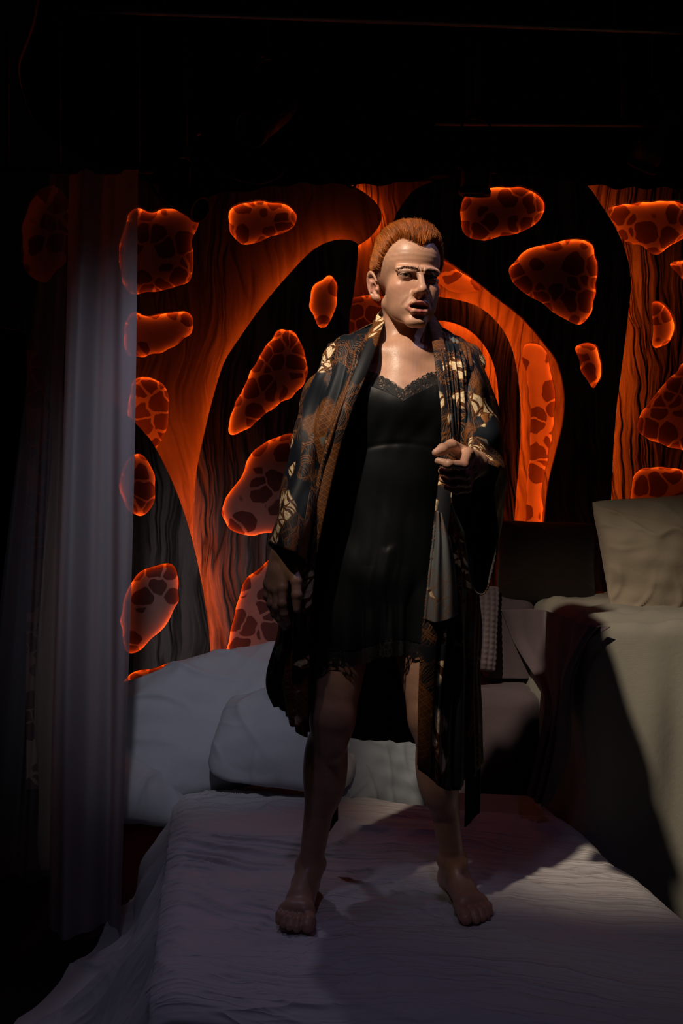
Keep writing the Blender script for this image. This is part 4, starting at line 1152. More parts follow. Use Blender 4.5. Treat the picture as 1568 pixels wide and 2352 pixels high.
def build_hair():
    rs = np.random.RandomState(5); n0 = 46000
    d = rs.normal(size=(n0, 3)); d[:, 2] = np.abs(d[:, 2]) * 1.0 - 0.55 * (rs.rand(n0) < 0.35); d /= np.linalg.norm(d, axis=1, keepdims=True)
    c = np.array([0, 5, 25.0])
    p = head_surface(d, c)
    hz = hairline(p); ok = (p[:, 2] > hz + rs.normal(size=n0) * 1.2)
    q2 = p.copy(); q2[:, 0] = np.abs(q2[:, 0])
    e = ear_local(q2.astype(f32)); ok &= ~((np.abs(e[:, 1]) < 20) & (np.abs(e[:, 2]) < 34) & (e[:, 0] > -3) & (p[:, 2] < 14))
    p = p[ok][:20000]; d = d[ok][:20000]; n = len(p)
    eps = 1.0
    nrm = np.stack([head_sdf((p + e).astype(f32)) - head_sdf((p - e).astype(f32)) for e in np.eye(3) * eps], 1)
    nrm = 0.5 * nrm / (np.linalg.norm(nrm, axis=1, keepdims=True) + 1e-9) + 0.5 * (p - np.array([0, 12, 20.0])) / np.linalg.norm(p - np.array([0, 12, 20.0]), axis=1, keepdims=True)
    nrm /= np.linalg.norm(nrm, axis=1, keepdims=True)
    top = np.clip((p[:, 2] - 55) / 45, 0, 1); top = top * top * (3 - 2 * top)
    front = np.clip((-p[:, 1] - 5) / 55, 0, 1)
    low = np.clip((p[:, 2] + 60) / 100, 0, 1)
    env = (3.0 + 9.0 * low + 12.0 * top + 3.0 * top * front)          # thickness of the hair mass
    Lb = 6 + 8 * low + 16 * top                                         # how far it is combed back
    clump = 0.30 * snoise(p, 0.05, 31) + 0.25 * snoise(p, 0.12, 32)
    comb = np.stack([0.25 * clump - 0.0 * p[:, 0], np.full(n, 0.85), 0.95 - 0.75 * top], 1)
    comb = comb - nrm * (comb * nrm).sum(1, keepdims=True); comb /= np.linalg.norm(comb, axis=1, keepdims=True) + 1e-9
    jit = rs.normal(size=(n, 3)) * 1.3
    hh = env * rs.uniform(0.80, 1.03, n) * (1 + 0.10 * clump)
    k0 = p - nrm * 1.2
    k1 = p + nrm * (hh * 0.75)[:, None] + comb * (Lb * 0.05)[:, None] + np.array([0, -4.0, 1.5]) * (top * front)[:, None] + jit * 0.4
    k2 = p + nrm * (hh * 1.08)[:, None] + comb * (Lb * 0.55)[:, None] + jit * 0.7
    k3 = p + nrm * (hh * (1.0 - 0.02 * Lb / 10))[:, None] + comb * Lb[:, None] + jit
    def ctrl(f):
        g = 1 - f
        return from_head(k0 * g ** 3 + 3 * k1 * g * g * f + 3 * k2 * g * f * f + k3 * f ** 3)
    base = np.array([0.50, 0.145, 0.022]) * rs.uniform(0.55, 1.35, (n, 1))
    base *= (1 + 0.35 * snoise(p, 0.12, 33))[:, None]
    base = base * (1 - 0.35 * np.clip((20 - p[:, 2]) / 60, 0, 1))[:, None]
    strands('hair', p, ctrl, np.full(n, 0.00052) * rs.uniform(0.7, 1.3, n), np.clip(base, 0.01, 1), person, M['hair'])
    # brows
    for sx in (-1, 1):
        m = 190
        t = rs.rand(m) ** 1.3; wv = rs.normal(size=m) * 1.1
        bp = np.stack([sx * (9 + 40 * t), np.full(m, -110.0), 5.5 + 7.0 * np.sin(np.clip(t * 1.25, 0, 1.4) * 1.75) - 5.0 * np.clip(t - 0.65, 0, 1) * 2 + wv * (1 - 0.6 * t)], 1)
        for _ in range(60): bp[:, 1] += 0.7 * np.clip(head_sdf(bp.astype(f32)), -4, 4)
        dr = np.stack([sx * (0.5 + 0.5 * t), -0.35 + 0.0 * t, 0.45 - 0.55 * t], 1); dr /= np.linalg.norm(dr, axis=1, keepdims=True)
        Lb = (4 + 2.5 * rs.rand(m))[:, None]
        nn = np.array([0, -1.0, 0])
        strands('eyebrow', bp, lambda f: from_head(bp + dr * Lb * f + nn * 0.5 * math.sin(f * 2.6)), np.full(m, 0.00034), np.array([0.05, 0.020, 0.010]) * (1 + 5.0 * t[:, None]) * rs.uniform(0.6, 1.3, (m, 1)), person, M['hair'], 4)
    # lashes
    for sx in (-1, 1):
        m = 60
        x = np.linspace(-13, 11.5, m); cc = 1 - (x / 15.5) ** 2
        zz = -4.8 + 2.6 * cc - 0.05 * x
        ep = np.stack([sx * (31 + x), EYE[1] - np.sqrt(np.maximum(14.1 ** 2 - x ** 2 - (zz + 5) ** 2, 0)), zz], 1)
        dl = np.stack([sx * x * 0.02, np.full(m, -0.9), np.full(m, 0.25)], 1)
        strands('eyelashes', ep, lambda f: from_head(ep + dl * 3.2 * f + np.array([0, 0, 1.0]) * 1.2 * f * f), np.full(m, 0.00030), np.tile(np.array([0.01, 0.006, 0.005]), (m, 1)), person, M['hair'], 4)
build_hair()

# ------------------------------------------------------------------ clothes
def batik_mat(name, ground, lining=False, lattice=-0.12, dim=1.0, cream_from=0.55):
    """dark batik cotton: navy ground, cream leaf panels with brown veins, brown lattice, ochre line work"""
    k = NT(name); uv = k.uv()
    w = k.noise(uv, 7, 3)
    wv = k.n('ShaderNodeVectorMath', operation='MULTIPLY_ADD', ins={0: w.outputs['Color'], 1: (0.10, 0.10, 0), 2: uv}).outputs[0]
    gold = (0.25 * dim, 0.088 * dim, 0.022 * dim); cream = (0.80 * dim, 0.62 * dim, 0.38 * dim); rust = (0.085 * dim, 0.030 * dim, 0.012 * dim); grey = (0.13 * dim, 0.145 * dim, 0.14 * dim)
    # flowing feather lines
    wav = k.n('ShaderNodeTexWave', wave_type='RINGS', rings_direction='Z', ins={'Vector': k.mapping(wv, (1, 1, 0), (0, 0, 0.6), (0.13, 0.4, 0)), 'Scale': 26.0, 'Distortion': 9.0, 'Detail': 2.0, 'Detail Scale': 0.7})
    lines = k.ramp(wav.outputs['Fac'], [(0.52, (0, 0, 0)), (0.60, (1, 1, 1)), (0.70, (1, 1, 1)), (0.80, (0, 0, 0))])
    big = k.noise(uv, 7.0, 2, 0.45); m_feather = k.ramp(big.outputs[0], [(0.45, (0, 0, 0)), (0.49, (1, 1, 1))])
    lines = k.math('MULTIPLY', lines, m_feather)
    # petals / scrolls
    ve = k.voro(wv, 24, 'DISTANCE_TO_EDGE'); vf = k.voro(wv, 24, 'F1')
    sel = k.n('ShaderNodeSeparateColor', ins={0: vf.outputs['Color']})
    leaf = k.ramp(ve.outputs['Distance'], [(0.055, (0, 0, 0)), (0.075, (1, 1, 1))])
    rim = k.math('SUBTRACT', k.ramp(ve.outputs['Distance'], [(0.015, (0, 0, 0)), (0.03, (1, 1, 1))]), leaf)
    m2 = k.noise(k.mapping(uv, (1, 1, 1), (0, 0, 0), (3.1, 1.7, 0)), 6.0, 2, 0.4)
    is_cream = k.math('MULTIPLY', k.math('GREATER_THAN', sel.outputs[0], 0.42), k.ramp(m2.outputs[0], [(cream_from, (0, 0, 0)), (cream_from + 0.025, (1, 1, 1))]))
    is_grey = k.math('MULTIPLY', k.math('LESS_THAN', sel.outputs[1], 0.13), k.ramp(m2.outputs[0], [(0.40, (1, 1, 1)), (0.43, (0, 0, 0))]))
    vein = k.voro(wv, 95, 'DISTANCE_TO_EDGE'); vl = k.ramp(vein.outputs['Distance'], [(0.03, (0, 0, 0)), (0.07, (1, 1, 1))])
    stripe = k.n('ShaderNodeTexWave', wave_type='BANDS', bands_direction='DIAGONAL', ins={'Vector': wv, 'Scale': 16.0, 'Distortion': 3.0, 'Detail': 1.0})
    sl = k.ramp(stripe.outputs['Fac'], [(0.18, (0, 0, 0)), (0.26, (1, 1, 1))])
    creamc = k.mix(k.math('MULTIPLY', k.math('MULTIPLY_ADD', vl, 0.45, 0.55), sl), rust, cream)
    # lattice of little diamonds
    lw = k.n('ShaderNodeVectorMath', operation='MULTIPLY_ADD', ins={0: k.noise(uv, 16, 2).outputs['Color'], 1: (0.012, 0.012, 0), 2: uv}).outputs[0]
    l1 = k.n('ShaderNodeTexWave', wave_type='BANDS', bands_direction='X', ins={'Vector': k.mapping(lw, (1, 1, 1), (0, 0, 0.9)), 'Scale': 26.0, 'Distortion': 0.4})
    l2 = k.n('ShaderNodeTexWave', wave_type='BANDS', bands_direction='X', ins={'Vector': k.mapping(lw, (1, 1, 1), (0, 0, -0.9)), 'Scale': 26.0, 'Distortion': 0.4})
    pr = k.math('MINIMUM', l1.outputs['Fac'], l2.outputs['Fac'])
    lr = k.ramp(pr, [(0.10, (1, 1, 1)), (0.20, (0, 0, 0)), (0.38, (0, 0, 0)), (0.46, (1, 1, 1)), (0.60, (1, 1, 1)), (0.68, (0, 0, 0)), (0.86, (0, 0, 0)), (0.92, (1, 1, 1))])
    m3 = k.noise(k.mapping(uv, (1, 0.55, 1), (0, 0, 0), (7.7, 2.2, 0)), 6.5, 2, 0.4)
    is_lat = k.ramp(m3.outputs[0], [(0.56 - lattice * 0.12, (0, 0, 0)), (0.58 - lattice * 0.12, (1, 1, 1))])
    latc = k.mix(lr, tuple(v * 0.45 for v in rust), tuple(v * 0.75 for v in gold))
    c = k.mix(lines, ground, gold)
    c = k.mix(k.math('MULTIPLY', is_lat, 0.9), c, latc)
    c = k.mix(k.math('MULTIPLY', rim, k.math('ADD', k.math('MULTIPLY', m_feather, 0.6), k.math('MAXIMUM', is_cream, is_grey)), clamp=True), c, gold)
    c = k.mix(k.math('MULTIPLY', leaf, is_grey), c, grey)
    c = k.mix(k.math('MULTIPLY', leaf, is_cream), c, creamc)
    n = k.noise(uv, 600, 2)
    k.bs(Base_Color=c, Roughness=0.58, Normal=k.bump(n.outputs[0], 0.12, 0.0008))
    k.b.inputs['Specular IOR Level'].default_value = 0.22
    k.b.inputs['Sheen Weight'].default_value = 0.0
    return k.m
M['batik'] = batik_mat('navy_batik', (0.006, 0.009, 0.014))
M['batik_band'] = batik_mat('brown_batik_band', (0.010, 0.011, 0.014), lattice=0.25)
M['batik_grey'] = batik_mat('grey_batik_lining', (0.085, 0.090, 0.095), lattice=-0.8, dim=0.5, cream_from=0.70)

def satin_mat():
    k = NT('black_satin'); o = k.obj()
    n = k.noise(k.mapping(o, (14, 14, 5)), 1.0, 3, 0.5); f = k.noise(o, 700, 2)
    b = k.bump(n.outputs[0], 0.12, 0.02)
    k.bs(Base_Color=(0.0035, 0.0045, 0.0055, 1), Roughness=0.43, Normal=k.bump(f.outputs[0], 0.05, 0.0006, b))
    k.b.inputs['Specular IOR Level'].default_value = 0.22
    return k.m
M['satin'] = satin_mat()
def lace_mat():
    k = NT('black_lace'); uv = k.uv()
    v = k.voro(uv, 85, 'DISTANCE_TO_EDGE', 0.8); fl = k.voro(uv, 26, 'F1', 0.7)
    net = k.ramp(v.outputs['Distance'], [(0.10, (1, 1, 1)), (0.16, (0, 0, 0))])
    flower = k.ramp(fl.outputs['Distance'], [(0.34, (1, 1, 1)), (0.40, (0, 0, 0))])
    fn = k.noise(uv, 60, 2); flower = k.math('MULTIPLY', flower, k.ramp(fn.outputs[0], [(0.42, (0, 0, 0)), (0.48, (1, 1, 1))]))
    a = k.math('MAXIMUM', net, flower)
    k.bs(Base_Color=(0.004, 0.004, 0.005, 1), Roughness=0.7, Alpha=k.math('MULTIPLY_ADD', a, 0.50, 0.50))
    k.b.inputs['Specular IOR Level'].default_value = 0.35
    return k.m
M['lace'] = lace_mat()
M['black_cotton'] = fabric('black_cotton_belt', (0.008, 0.008, 0.009), weave=2000)

def dress_sdf(p):
    return np.minimum(torso_sdf(p), np.minimum(cap(p, HIP_L, KN_L, 0.083, 0.054), cap(p, HIP_R, KN_R, 0.083, 0.054)))
def torso_ray(th, z, axis, off=0.0, sdf=torso_sdf):
    """distance from the torso axis to the torso surface (+off) in direction th at height z"""
    ax = np.stack([np.interp(z, axis[0], axis[1]), np.interp(z, axis[0], axis[2]), z], -1).astype(f32)
    dr = np.stack([np.sin(th), -np.cos(th), np.zeros_like(th)], -1).astype(f32)
    t = np.full(len(th), 0.16, dtype=f32)
    for _ in range(22):
        t = np.clip(t - 0.8 * (sdf(ax + dr * t[:, None]) - off), 0.02, 0.30)
    return ax, dr, t
AXIS = (np.array([1.0, 1.25, 1.45, 1.65, 1.80]), np.array([0.105, 0.106, 0.126, 0.150, 0.151]), np.array([2.44, 2.44, 2.435, 2.435, 2.44]))

def neckline(th):
    """upper edge of the slip by direction round the body (0 = front)"""
    a = (th + math.pi) % (2 * math.pi) - math.pi
    v = np.abs(a + 0.02)
    return 1.668 + 0.040 * np.clip(v / 0.62, 0, 1) ** 0.85 + 0.012 * np.clip((v - 0.62) / 0.4, 0, 1) - 0.05 * np.clip((v - 1.1) / 0.5, 0, 1)

def build_dress():
    n, m = 220, 300
    th = np.linspace(-math.pi, math.pi, m, endpoint=False)
    A = np.zeros((n, m, 3)); top = neckline(th)
    hem = 1.058 + 0.012 * np.sin(th * 3 + 0.6) + 0.020 * np.cos(th)
    hipr = None
    Z = np.zeros((n, m)); Rr = np.zeros((n, m)); AX = np.zeros((n, m, 3)); DR = np.zeros((n, m, 3))
    for i in range(n):
        f = i / (n - 1); z = top * (1 - f) + hem * f
        ax, dr, t = torso_ray(th, z.astype(f32), AXIS, 0.007, dress_sdf)
        ax = ax.copy(); ax[:, 2] = z
        Z[i] = z; Rr[i] = t; AX[i] = ax; DR[i] = dr
    # cloth does not sink into hollows: hang from bust and belly, slight flare below the hips
    for i in range(1, n):
        Rr[i] = np.maximum(Rr[i], Rr[i - 1] - 0.00075)
        if Z[i].mean() < 1.30:
            for sft in (6, 12, 18, 26):
                Rr[i] = np.maximum(Rr[i], 0.985 * np.minimum(np.roll(Rr[i], sft), np.roll(Rr[i], -sft)))
    for _ in range(3):
        Rr = 0.25 * np.roll(Rr, 1, 1) + 0.5 * Rr + 0.25 * np.roll(Rr, -1, 1)
    for _ in range(10):
        Rr[1:-1] = 0.25 * Rr[:-2] + 0.5 * Rr[1:-1] + 0.25 * Rr[2:]
    fl = np.clip((1.27 - Z) / 0.21, 0, 1)
    TH = np.tile(th, (n, 1))
    Rr += 0.010 * fl + 0.007 * fl * np.sin(TH * 9 + 1.5 * np.sin(Z * 9)) + 0.005 * fl * np.sin(TH * 17 + Z * 6)
    q = np.stack([TH * 0.15, Z], -1)
    # gathers at the bust, the seam under it, drag lines at the waist
    und = np.exp(-((Z - (1.555 + 0.012 * np.cos(TH * 2))) / 0.007) ** 2); Rr -= 0.0022 * und * (np.abs(TH) < 1.4)
    Rr += 0.0022 * np.exp(-((Z - 1.60) / 0.045) ** 2) * snoise(np.stack([TH * 0.15, Z * 0.6], -1), [16, 14], 61) * (np.abs(TH) < 1.5)
    Rr += 0.0016 * snoise(q, [7, 5], 62) * np.clip((1.55 - Z) / 0.1, 0, 1) + 0.0008 * snoise(q, [16, 5], 63) * np.clip((1.5 - Z) / 0.1, 0, 1)
    Rr += 0.0010 * np.exp(-(np.sin(TH * 2.5 + Z * 16) / 0.3) ** 2) * np.clip((1.50 - Z) / 0.15, 0, 1) * np.exp(-((Z - 1.38) / 0.10) ** 2)
    A = AX + DR * Rr[:, :, None]
    uv = np.stack([TH * 0.15, Z], -1)
    o = grid_obj('slip_dress', A[:, ::-1], M['satin'], person, True, uv[:, ::-1], 0.002, 1)
    o['label'] = 'black satin slip dress'
    # lace bands: neckline and hem
    def band(name, r0, z0, z1, scal, m2=520, off=0.003, flip=False):
        th2 = np.linspace(-math.pi, math.pi, m2, endpoint=False)
        idx = np.interp(th2, np.r_[th, math.pi], np.arange(m + 1)) % m
        rows = []
        for j in range(9):
            g = j / 8
            sc = scal * np.abs(np.sin(th2 * 24)) ** 0.6
            z = z0(th2) * (1 - g) + (z1(th2) + sc * (1 if not flip else -1)) * g
            if not flip:
                ax, dr, t = torso_ray(th2, z.astype(f32), AXIS, 0.004)
                t = t + 0.002 * (1 - g)
                ax = ax.copy()
            else:
                i0 = idx.astype(int) % m; i1 = (i0 + 1) % m; ff = idx - np.floor(idx)
                t = Rr[-1, i0] * (1 - ff) + Rr[-1, i1] * ff + 0.002
                ax = np.stack([np.interp(z, AXIS[0], AXIS[1]), np.interp(z, AXIS[0], AXIS[2]), z], -1); dr = np.stack([np.sin(th2), -np.cos(th2), 0 * th2], -1)
            rows.append(ax + dr * t[:, None])
        B = np.stack(rows); U = np.stack([np.tile(th2 * 0.14, (9, 1)), np.tile(np.linspace(0, 0.036, 9)[:, None], (1, m2))], -1)
        b = grid_obj(name, B, M['lace'], o, True, U); b['label'] = 'black floral lace trim'
        return b
    band('lace_trim', None, lambda t: neckline(t) - 0.004, lambda t: neckline(t) + 0.030 - 0.004 * np.exp(-(t / 0.12) ** 2), 0.004)
    band('lace_trim', None, lambda t: 1.062 + 0.012 * np.sin(t * 3 + 0.6) + 0.020 * np.cos(t), lambda t: 1.025 + 0.012 * np.sin(t * 3 + 0.6) + 0.020 * np.cos(t), 0.006, flip=True)
    return o
build_dress()

# ---- kimono
def rowpts(rows): return np.array([[P(*c) for c in r] for r in rows])
KROWS = [
 [(884, 726, 2.47), (822, 762, 2.455), (758, 792, 2.45), (815, 764, 2.49), (930, 724, 2.545), (1035, 768, 2.50), (1096, 798, 2.455), (1046, 776, 2.455), (984, 742, 2.46)],
 [(873, 760, 2.40), (812, 784, 2.370), (736, 826, 2.43), (800, 810, 2.53), (925, 775, 2.575), (1040, 815, 2.54), (1110, 836, 2.44), (1055, 806, 2.370), (992, 775, 2.39)],
 [(846, 842, 2.318), (800, 852, 2.315), (733, 880, 2.42), (790, 860, 2.55), (920, 850, 2.59), (1040, 860, 2.55), (1104, 880, 2.43), (1060, 852, 2.325), (1003, 850, 2.315)],
 [(800, 960, 2.285), (762, 970, 2.29), (712, 980, 2.42), (765, 970, 2.56), (908, 960, 2.60), (1040, 970, 2.56), (1102, 985, 2.43), (1062, 970, 2.315), (1016, 960, 2.290)],
 [(768, 1070, 2.29), (735, 1075, 2.30), (694, 1085, 2.43), (750, 1070, 2.57), (900, 1070, 2.60), (1035, 1070, 2.57), (1096, 1085, 2.44), (1055, 1075, 2.325), (1012, 1070, 2.295)],
 [(741, 1190, 2.285), (712, 1195, 2.30), (676, 1200, 2.44), (740, 1190, 2.58), (892, 1190, 2.61), (1028, 1190, 2.58), (1090, 1195, 2.45), (1050, 1190, 2.33), (1000, 1190, 2.29)],
 [(719, 1310, 2.285), (693, 1315, 2.31), (664, 1320, 2.45), (730, 1310, 2.60), (886, 1310, 2.63), (1024, 1310, 2.60), (1090, 1315, 2.46), (1048, 1310, 2.33), (988, 1310, 2.28)],
 [(708, 1430, 2.285), (680, 1435, 2.31), (646, 1440, 2.47), (722, 1430, 2.62), (880, 1430, 2.66), (1020, 1430, 2.63), (1094, 1430, 2.48), (1048, 1430, 2.335), (974, 1430, 2.275)],
 [(704, 1560, 2.295), (668, 1560, 2.315), (621, 1570, 2.48), (715, 1560, 2.63), (876, 1560, 2.68), (1016, 1560, 2.65), (1098, 1560, 2.49), (1046, 1560, 2.34), (966, 1560, 2.285)],
 [(701, 1692, 2.31), (684, 1668, 2.33), (640, 1618, 2.49), (730, 1690, 2.64), (876, 1700, 2.69), (985, 1712, 2.66), (1102, 1740, 2.50), (1042, 1816, 2.35), (961, 1768, 2.295)],
]
def kimono_folds(A, seed):
    n, m = A.shape[:2]
    N = grid_normals(A)
    i = np.linspace(0, 1, n)[:, None]; j = np.linspace(0, 1, m)[None]
    L = np.clip((i - 0.06) / 0.3, 0, 1)
    ph = j * 2 * np.pi
    w = 0.0075 * np.sin(ph * 13 + 2.0 * np.sin(i * 3 + ph) + 1.2) + 0.005 * np.sin(ph * 24 + 1.5 * np.sin(i * 5) + seed) + 0.003 * np.sin(ph * 41 + i * 2)
    q = np.stack([j + 0 * i, i + 0 * j], -1)
    w = w * L + 0.004 * snoise(q, [5, 4], 81) + 0.002 * snoise(q, [11, 9], 82)
    # deep folds pulled from the shoulder to the raised arm
    wr = np.exp(-((j - 0.90) / 0.075) ** 2) * np.exp(-((i - 0.27) / 0.16) ** 2)
    w = w + wr * 0.011 * np.sin(ph * 52 + i * 9 + 0.5)
    edge = np.clip(np.minimum(j, 1 - j) / 0.025, 0.15, 1)
    return A + N * (w * edge)[:, :, None]

def lined(o, flip=False):
    """plain black lining on the inner side of the cloth"""
    o.data.materials.append(M['black_cotton'])
    md = o.modifiers['cloth_thickness']; md.material_offset = 1; md.material_offset_rim = 0
    if flip: md.use_flip_normals = False
def build_kimono():
    C = rowpts(KROWS)
    A = cr2(C, 190, 420)
    A = kimono_folds(A, 3)
    U = np.cumsum(np.r_[0, np.linalg.norm(np.diff(A[100], axis=0), axis=1)]); V = np.cumsum(np.r_[0, np.linalg.norm(np.diff(A[:, 60], axis=0), axis=1)])
    uv = np.stack(np.meshgrid(V, U, indexing='ij')[::-1], -1)
    k = grid_obj('kimono', A, M['batik'], person, False, uv, 0.003, 0)
    lined(k)
    k['label'] = 'open dark batik kimono with cream and rust motifs'
    # collar band along both front edges and round the neck
    left = A[:, 0][::-1]; right = A[:, -1]; back = A[0][::-1][::-1]
    path = np.vstack([left[::4], cr(np.array([P(884, 722, 2.47), P(893, 708, 2.505), P(930, 703, 2.545), P(972, 712, 2.51), P(984, 738, 2.46)]), 30)[1:-1], right[::4]])
    # outward width direction: along the cloth, away from the edge
    wl = A[:, 26][::-1][::4] - left[::4]; wr_ = A[:, -27][::4] - right[::4]
    nb = 28; wb = np.zeros((nb, 3)); fb = np.linspace(0, 1, nb)[:, None]
    a0 = wl[-1] / np.linalg.norm(wl[-1]); a1 = wr_[0] / np.linalg.norm(wr_[0])
    wb = a0 * (1 - fb) + a1 * fb + np.array([0, 0.5, -0.8]) * np.sin(fb * math.pi)
    W = np.vstack([wl, wb, wr_]); W /= np.linalg.norm(W, axis=1, keepdims=True)
    Nn = np.vstack([np.tile([0, -1.0, 0], (len(wl), 1)), np.stack([np.cos(np.linspace(math.pi, 0, nb)) * 1.0, -0.2 + 0 * fb[:, 0], 0.4 + 0 * fb[:, 0]], 1), np.tile([0, -1.0, 0], (len(wr_), 1))])
    Nn /= np.linalg.norm(Nn, axis=1, keepdims=True)
    for _ in range(6):
        W[1:-1] = (W[:-2] + W[1:-1] * 2 + W[2:]) / 4; Nn[1:-1] = (Nn[:-2] + Nn[1:-1] * 2 + Nn[2:]) / 4
    B = []
    width = 0.040
    for g in np.linspace(0, 1, 9):
        B.append(path + W * (g * width - 0.004) + Nn * (0.007 + 0.006 * math.sin(g * math.pi)))
    B = np.stack(B, 1)
    s = np.cumsum(np.r_[0, np.linalg.norm(np.diff(path, axis=0), axis=1)])
    uvb = np.stack([np.tile(np.linspace(0, width, 9)[None] + 3.0, (len(path), 1)), np.tile(s[:, None], (1, 9))], -1)
    c = grid_obj('collar_band', B, M['batik_band'], k, False, uvb, 0.003, 0)
    c['label'] = 'patterned collar band'
    # sleeves
    def sleeve(name, rings, seed, n=110, m=120, fold=0.006, rev=False):
        Cc = np.array([[P(*p) for p in r] for r in rings])
        S = cr2(Cc, n, m, True)
        N = grid_normals(S, True)
        ii = np.linspace(0, 1, n)[:, None]; jj = np.linspace(0, 2 * np.pi, m, endpoint=False)[None]
        w = fold * (np.sin(jj * 3 + ii * 14 + seed) * 0.6 + np.sin(jj * 5 - ii * 9 + 2 * np.sin(ii * 4)) * 0.5 + 0.5 * snoise(np.stack([np.cos(jj) + 0 * ii, np.sin(jj) + 0 * ii, ii * 3 + 0 * jj], -1), 0.9, seed + 3))
        w = w * np.clip(ii * 4, 0.2, 1)
        S = S + N * w[:, :, None]
        u = np.tile(np.linspace(0, 0.55, m)[None], (n, 1)); vv = np.tile(np.linspace(0, 0.62, n)[:, None], (1, m))
        o = grid_obj(name, S[:, ::-1] if not rev else S, M['batik'], k, True, np.stack([u + seed, vv], -1), 0.003, 0)
        lined(o, True)
        return o, S
    o, S = sleeve('sleeve', [
        [(802, 802, 2.44), (768, 812, 2.39), (746, 842, 2.44), (752, 830, 2.52), (805, 850, 2.55), (830, 860, 2.42)],
        [(765, 860, 2.36), (725, 866, 2.37), (708, 880, 2.44), (722, 885, 2.53), (775, 900, 2.54), (795, 905, 2.42)],
        [(742, 960, 2.345), (700, 960, 2.36), (684, 970, 2.45), (700, 980, 2.54), (752, 985, 2.54), (772, 985, 2.42)],
        [(722, 1060, 2.31), (678, 1060, 2.32), (662, 1066, 2.42), (680, 1075, 2.52), (730, 1080, 2.52), (748, 1080, 2.38)],
        [(704, 1160, 2.25), (660, 1158, 2.25), (641, 1165, 2.34), (655, 1175, 2.43), (705, 1180, 2.43), (724, 1180, 2.32)],
        [(688, 1276, 2.205), (645, 1258, 2.205), (618, 1246, 2.28), (636, 1262, 2.35), (682, 1290, 2.36), (702, 1296, 2.28)],
    ], 1, rev=True)
    o['label'] = 'long narrow sleeve'
    o, S = sleeve('sleeve', [
        [(1030, 800, 2.43), (1075, 806, 2.39), (1102, 828, 2.43), (1100, 850, 2.52), (1060, 870, 2.55), (1020, 865, 2.50), (1008, 850, 2.42), (1010, 825, 2.38)],
        [(1070, 880, 2.335), (1108, 880, 2.35), (1130, 900, 2.43), (1125, 930, 2.52), (1095, 960, 2.55), (1060, 960, 2.52), (1046, 940, 2.43), (1050, 905, 2.35)],
        [(1085, 955, 2.30), (1126, 955, 2.32), (1150, 980, 2.42), (1144, 1040, 2.52), (1120, 1110, 2.56), (1085, 1100, 2.52), (1068, 1040, 2.42), (1066, 985, 2.32)],
        [(1088, 1002, 2.25), (1132, 1008, 2.27), (1158, 1046, 2.38), (1152, 1140, 2.48), (1126, 1260, 2.50), (1092, 1240, 2.44), (1070, 1130, 2.36), (1066, 1040, 2.27)],
        [(1086, 1026, 2.20), (1128, 1046, 2.22), (1153, 1090, 2.28), (1146, 1190, 2.36), (1120, 1330, 2.38), (1084, 1280, 2.33), (1058, 1160, 2.26), (1058, 1070, 2.20)],
        [(1086, 1040, 2.175), (1122, 1070, 2.19), (1146, 1106, 2.22), (1140, 1215, 2.27), (1107, 1358, 2.28), (1070, 1290, 2.25), (1046, 1170, 2.20), (1050, 1088, 2.165)],
    ], 4, fold=0.007)
    o['label'] = 'wide hanging sleeve over the raised arm'
    # grey lining turned out at the hip
    G = np.array([[P(1000, 1172, 2.283), P(1008, 1175, 2.28), P(1016, 1180, 2.29)], [P(994, 1240, 2.276), P(1012, 1240, 2.268), P(1034, 1240, 2.285)],
                  [P(986, 1310, 2.268), P(1012, 1315, 2.262), P(1046, 1310, 2.29)], [P(979, 1370, 2.262), P(1012, 1380, 2.258), P(1050, 1365, 2.29)], [P(974, 1424, 2.260), P(1010, 1430, 2.256), P(1052, 1412, 2.29)]])
    Gs = cr2(G, 60, 30)
    us = np.stack([np.tile(np.linspace(0, 0.08, 30)[None], (60, 1)) + 1.3, np.tile(np.linspace(0, 0.28, 60)[:, None], (1, 30))], -1)
    Gs[..., 1] += 0.005 * np.sin(np.linspace(0, 14, 30))[None]
    l = grid_obj('turned_lining', Gs, M['batik_grey'], k, False, us, 0.003, 0); l['label'] = 'grey lining turned out at the hip'
    # belt ends hanging behind
    for pts, w in (([P(1075, 1330, 2.60), P(1082, 1500, 2.62), P(1085, 1650, 2.62), P(1086, 1780, 2.60), P(1084, 1884, 2.58)], 0.021),
                   ([P(745, 1330, 2.64), P(752, 1500, 2.68), P(758, 1680, 2.70), P(762, 1800, 2.68), P(763, 1900, 2.66)], 0.015)):
        c_ = cr(np.array(pts), 60)
        sd = np.array([1.0, 0.15, 0.0]); B = np.stack([c_ + sd * w * t + np.array([0, 0.006, 0]) * math.sin(t * 3) + np.array([0, 0, 0.018]) * t * np.linspace(0, 1, 60)[:, None] for t in np.linspace(-1, 1, 9)], 1)
        ub = np.stack([np.tile(np.linspace(0, w * 2, 9)[None], (60, 1)) + 2.2, np.tile(np.linspace(0, 0.6, 60)[:, None], (1, 9))], -1)
        b = grid_obj('belt_end', B, M['black_cotton'], k, False, ub, 0.003, 0); b['label'] = 'loose black belt end'

build_kimono()
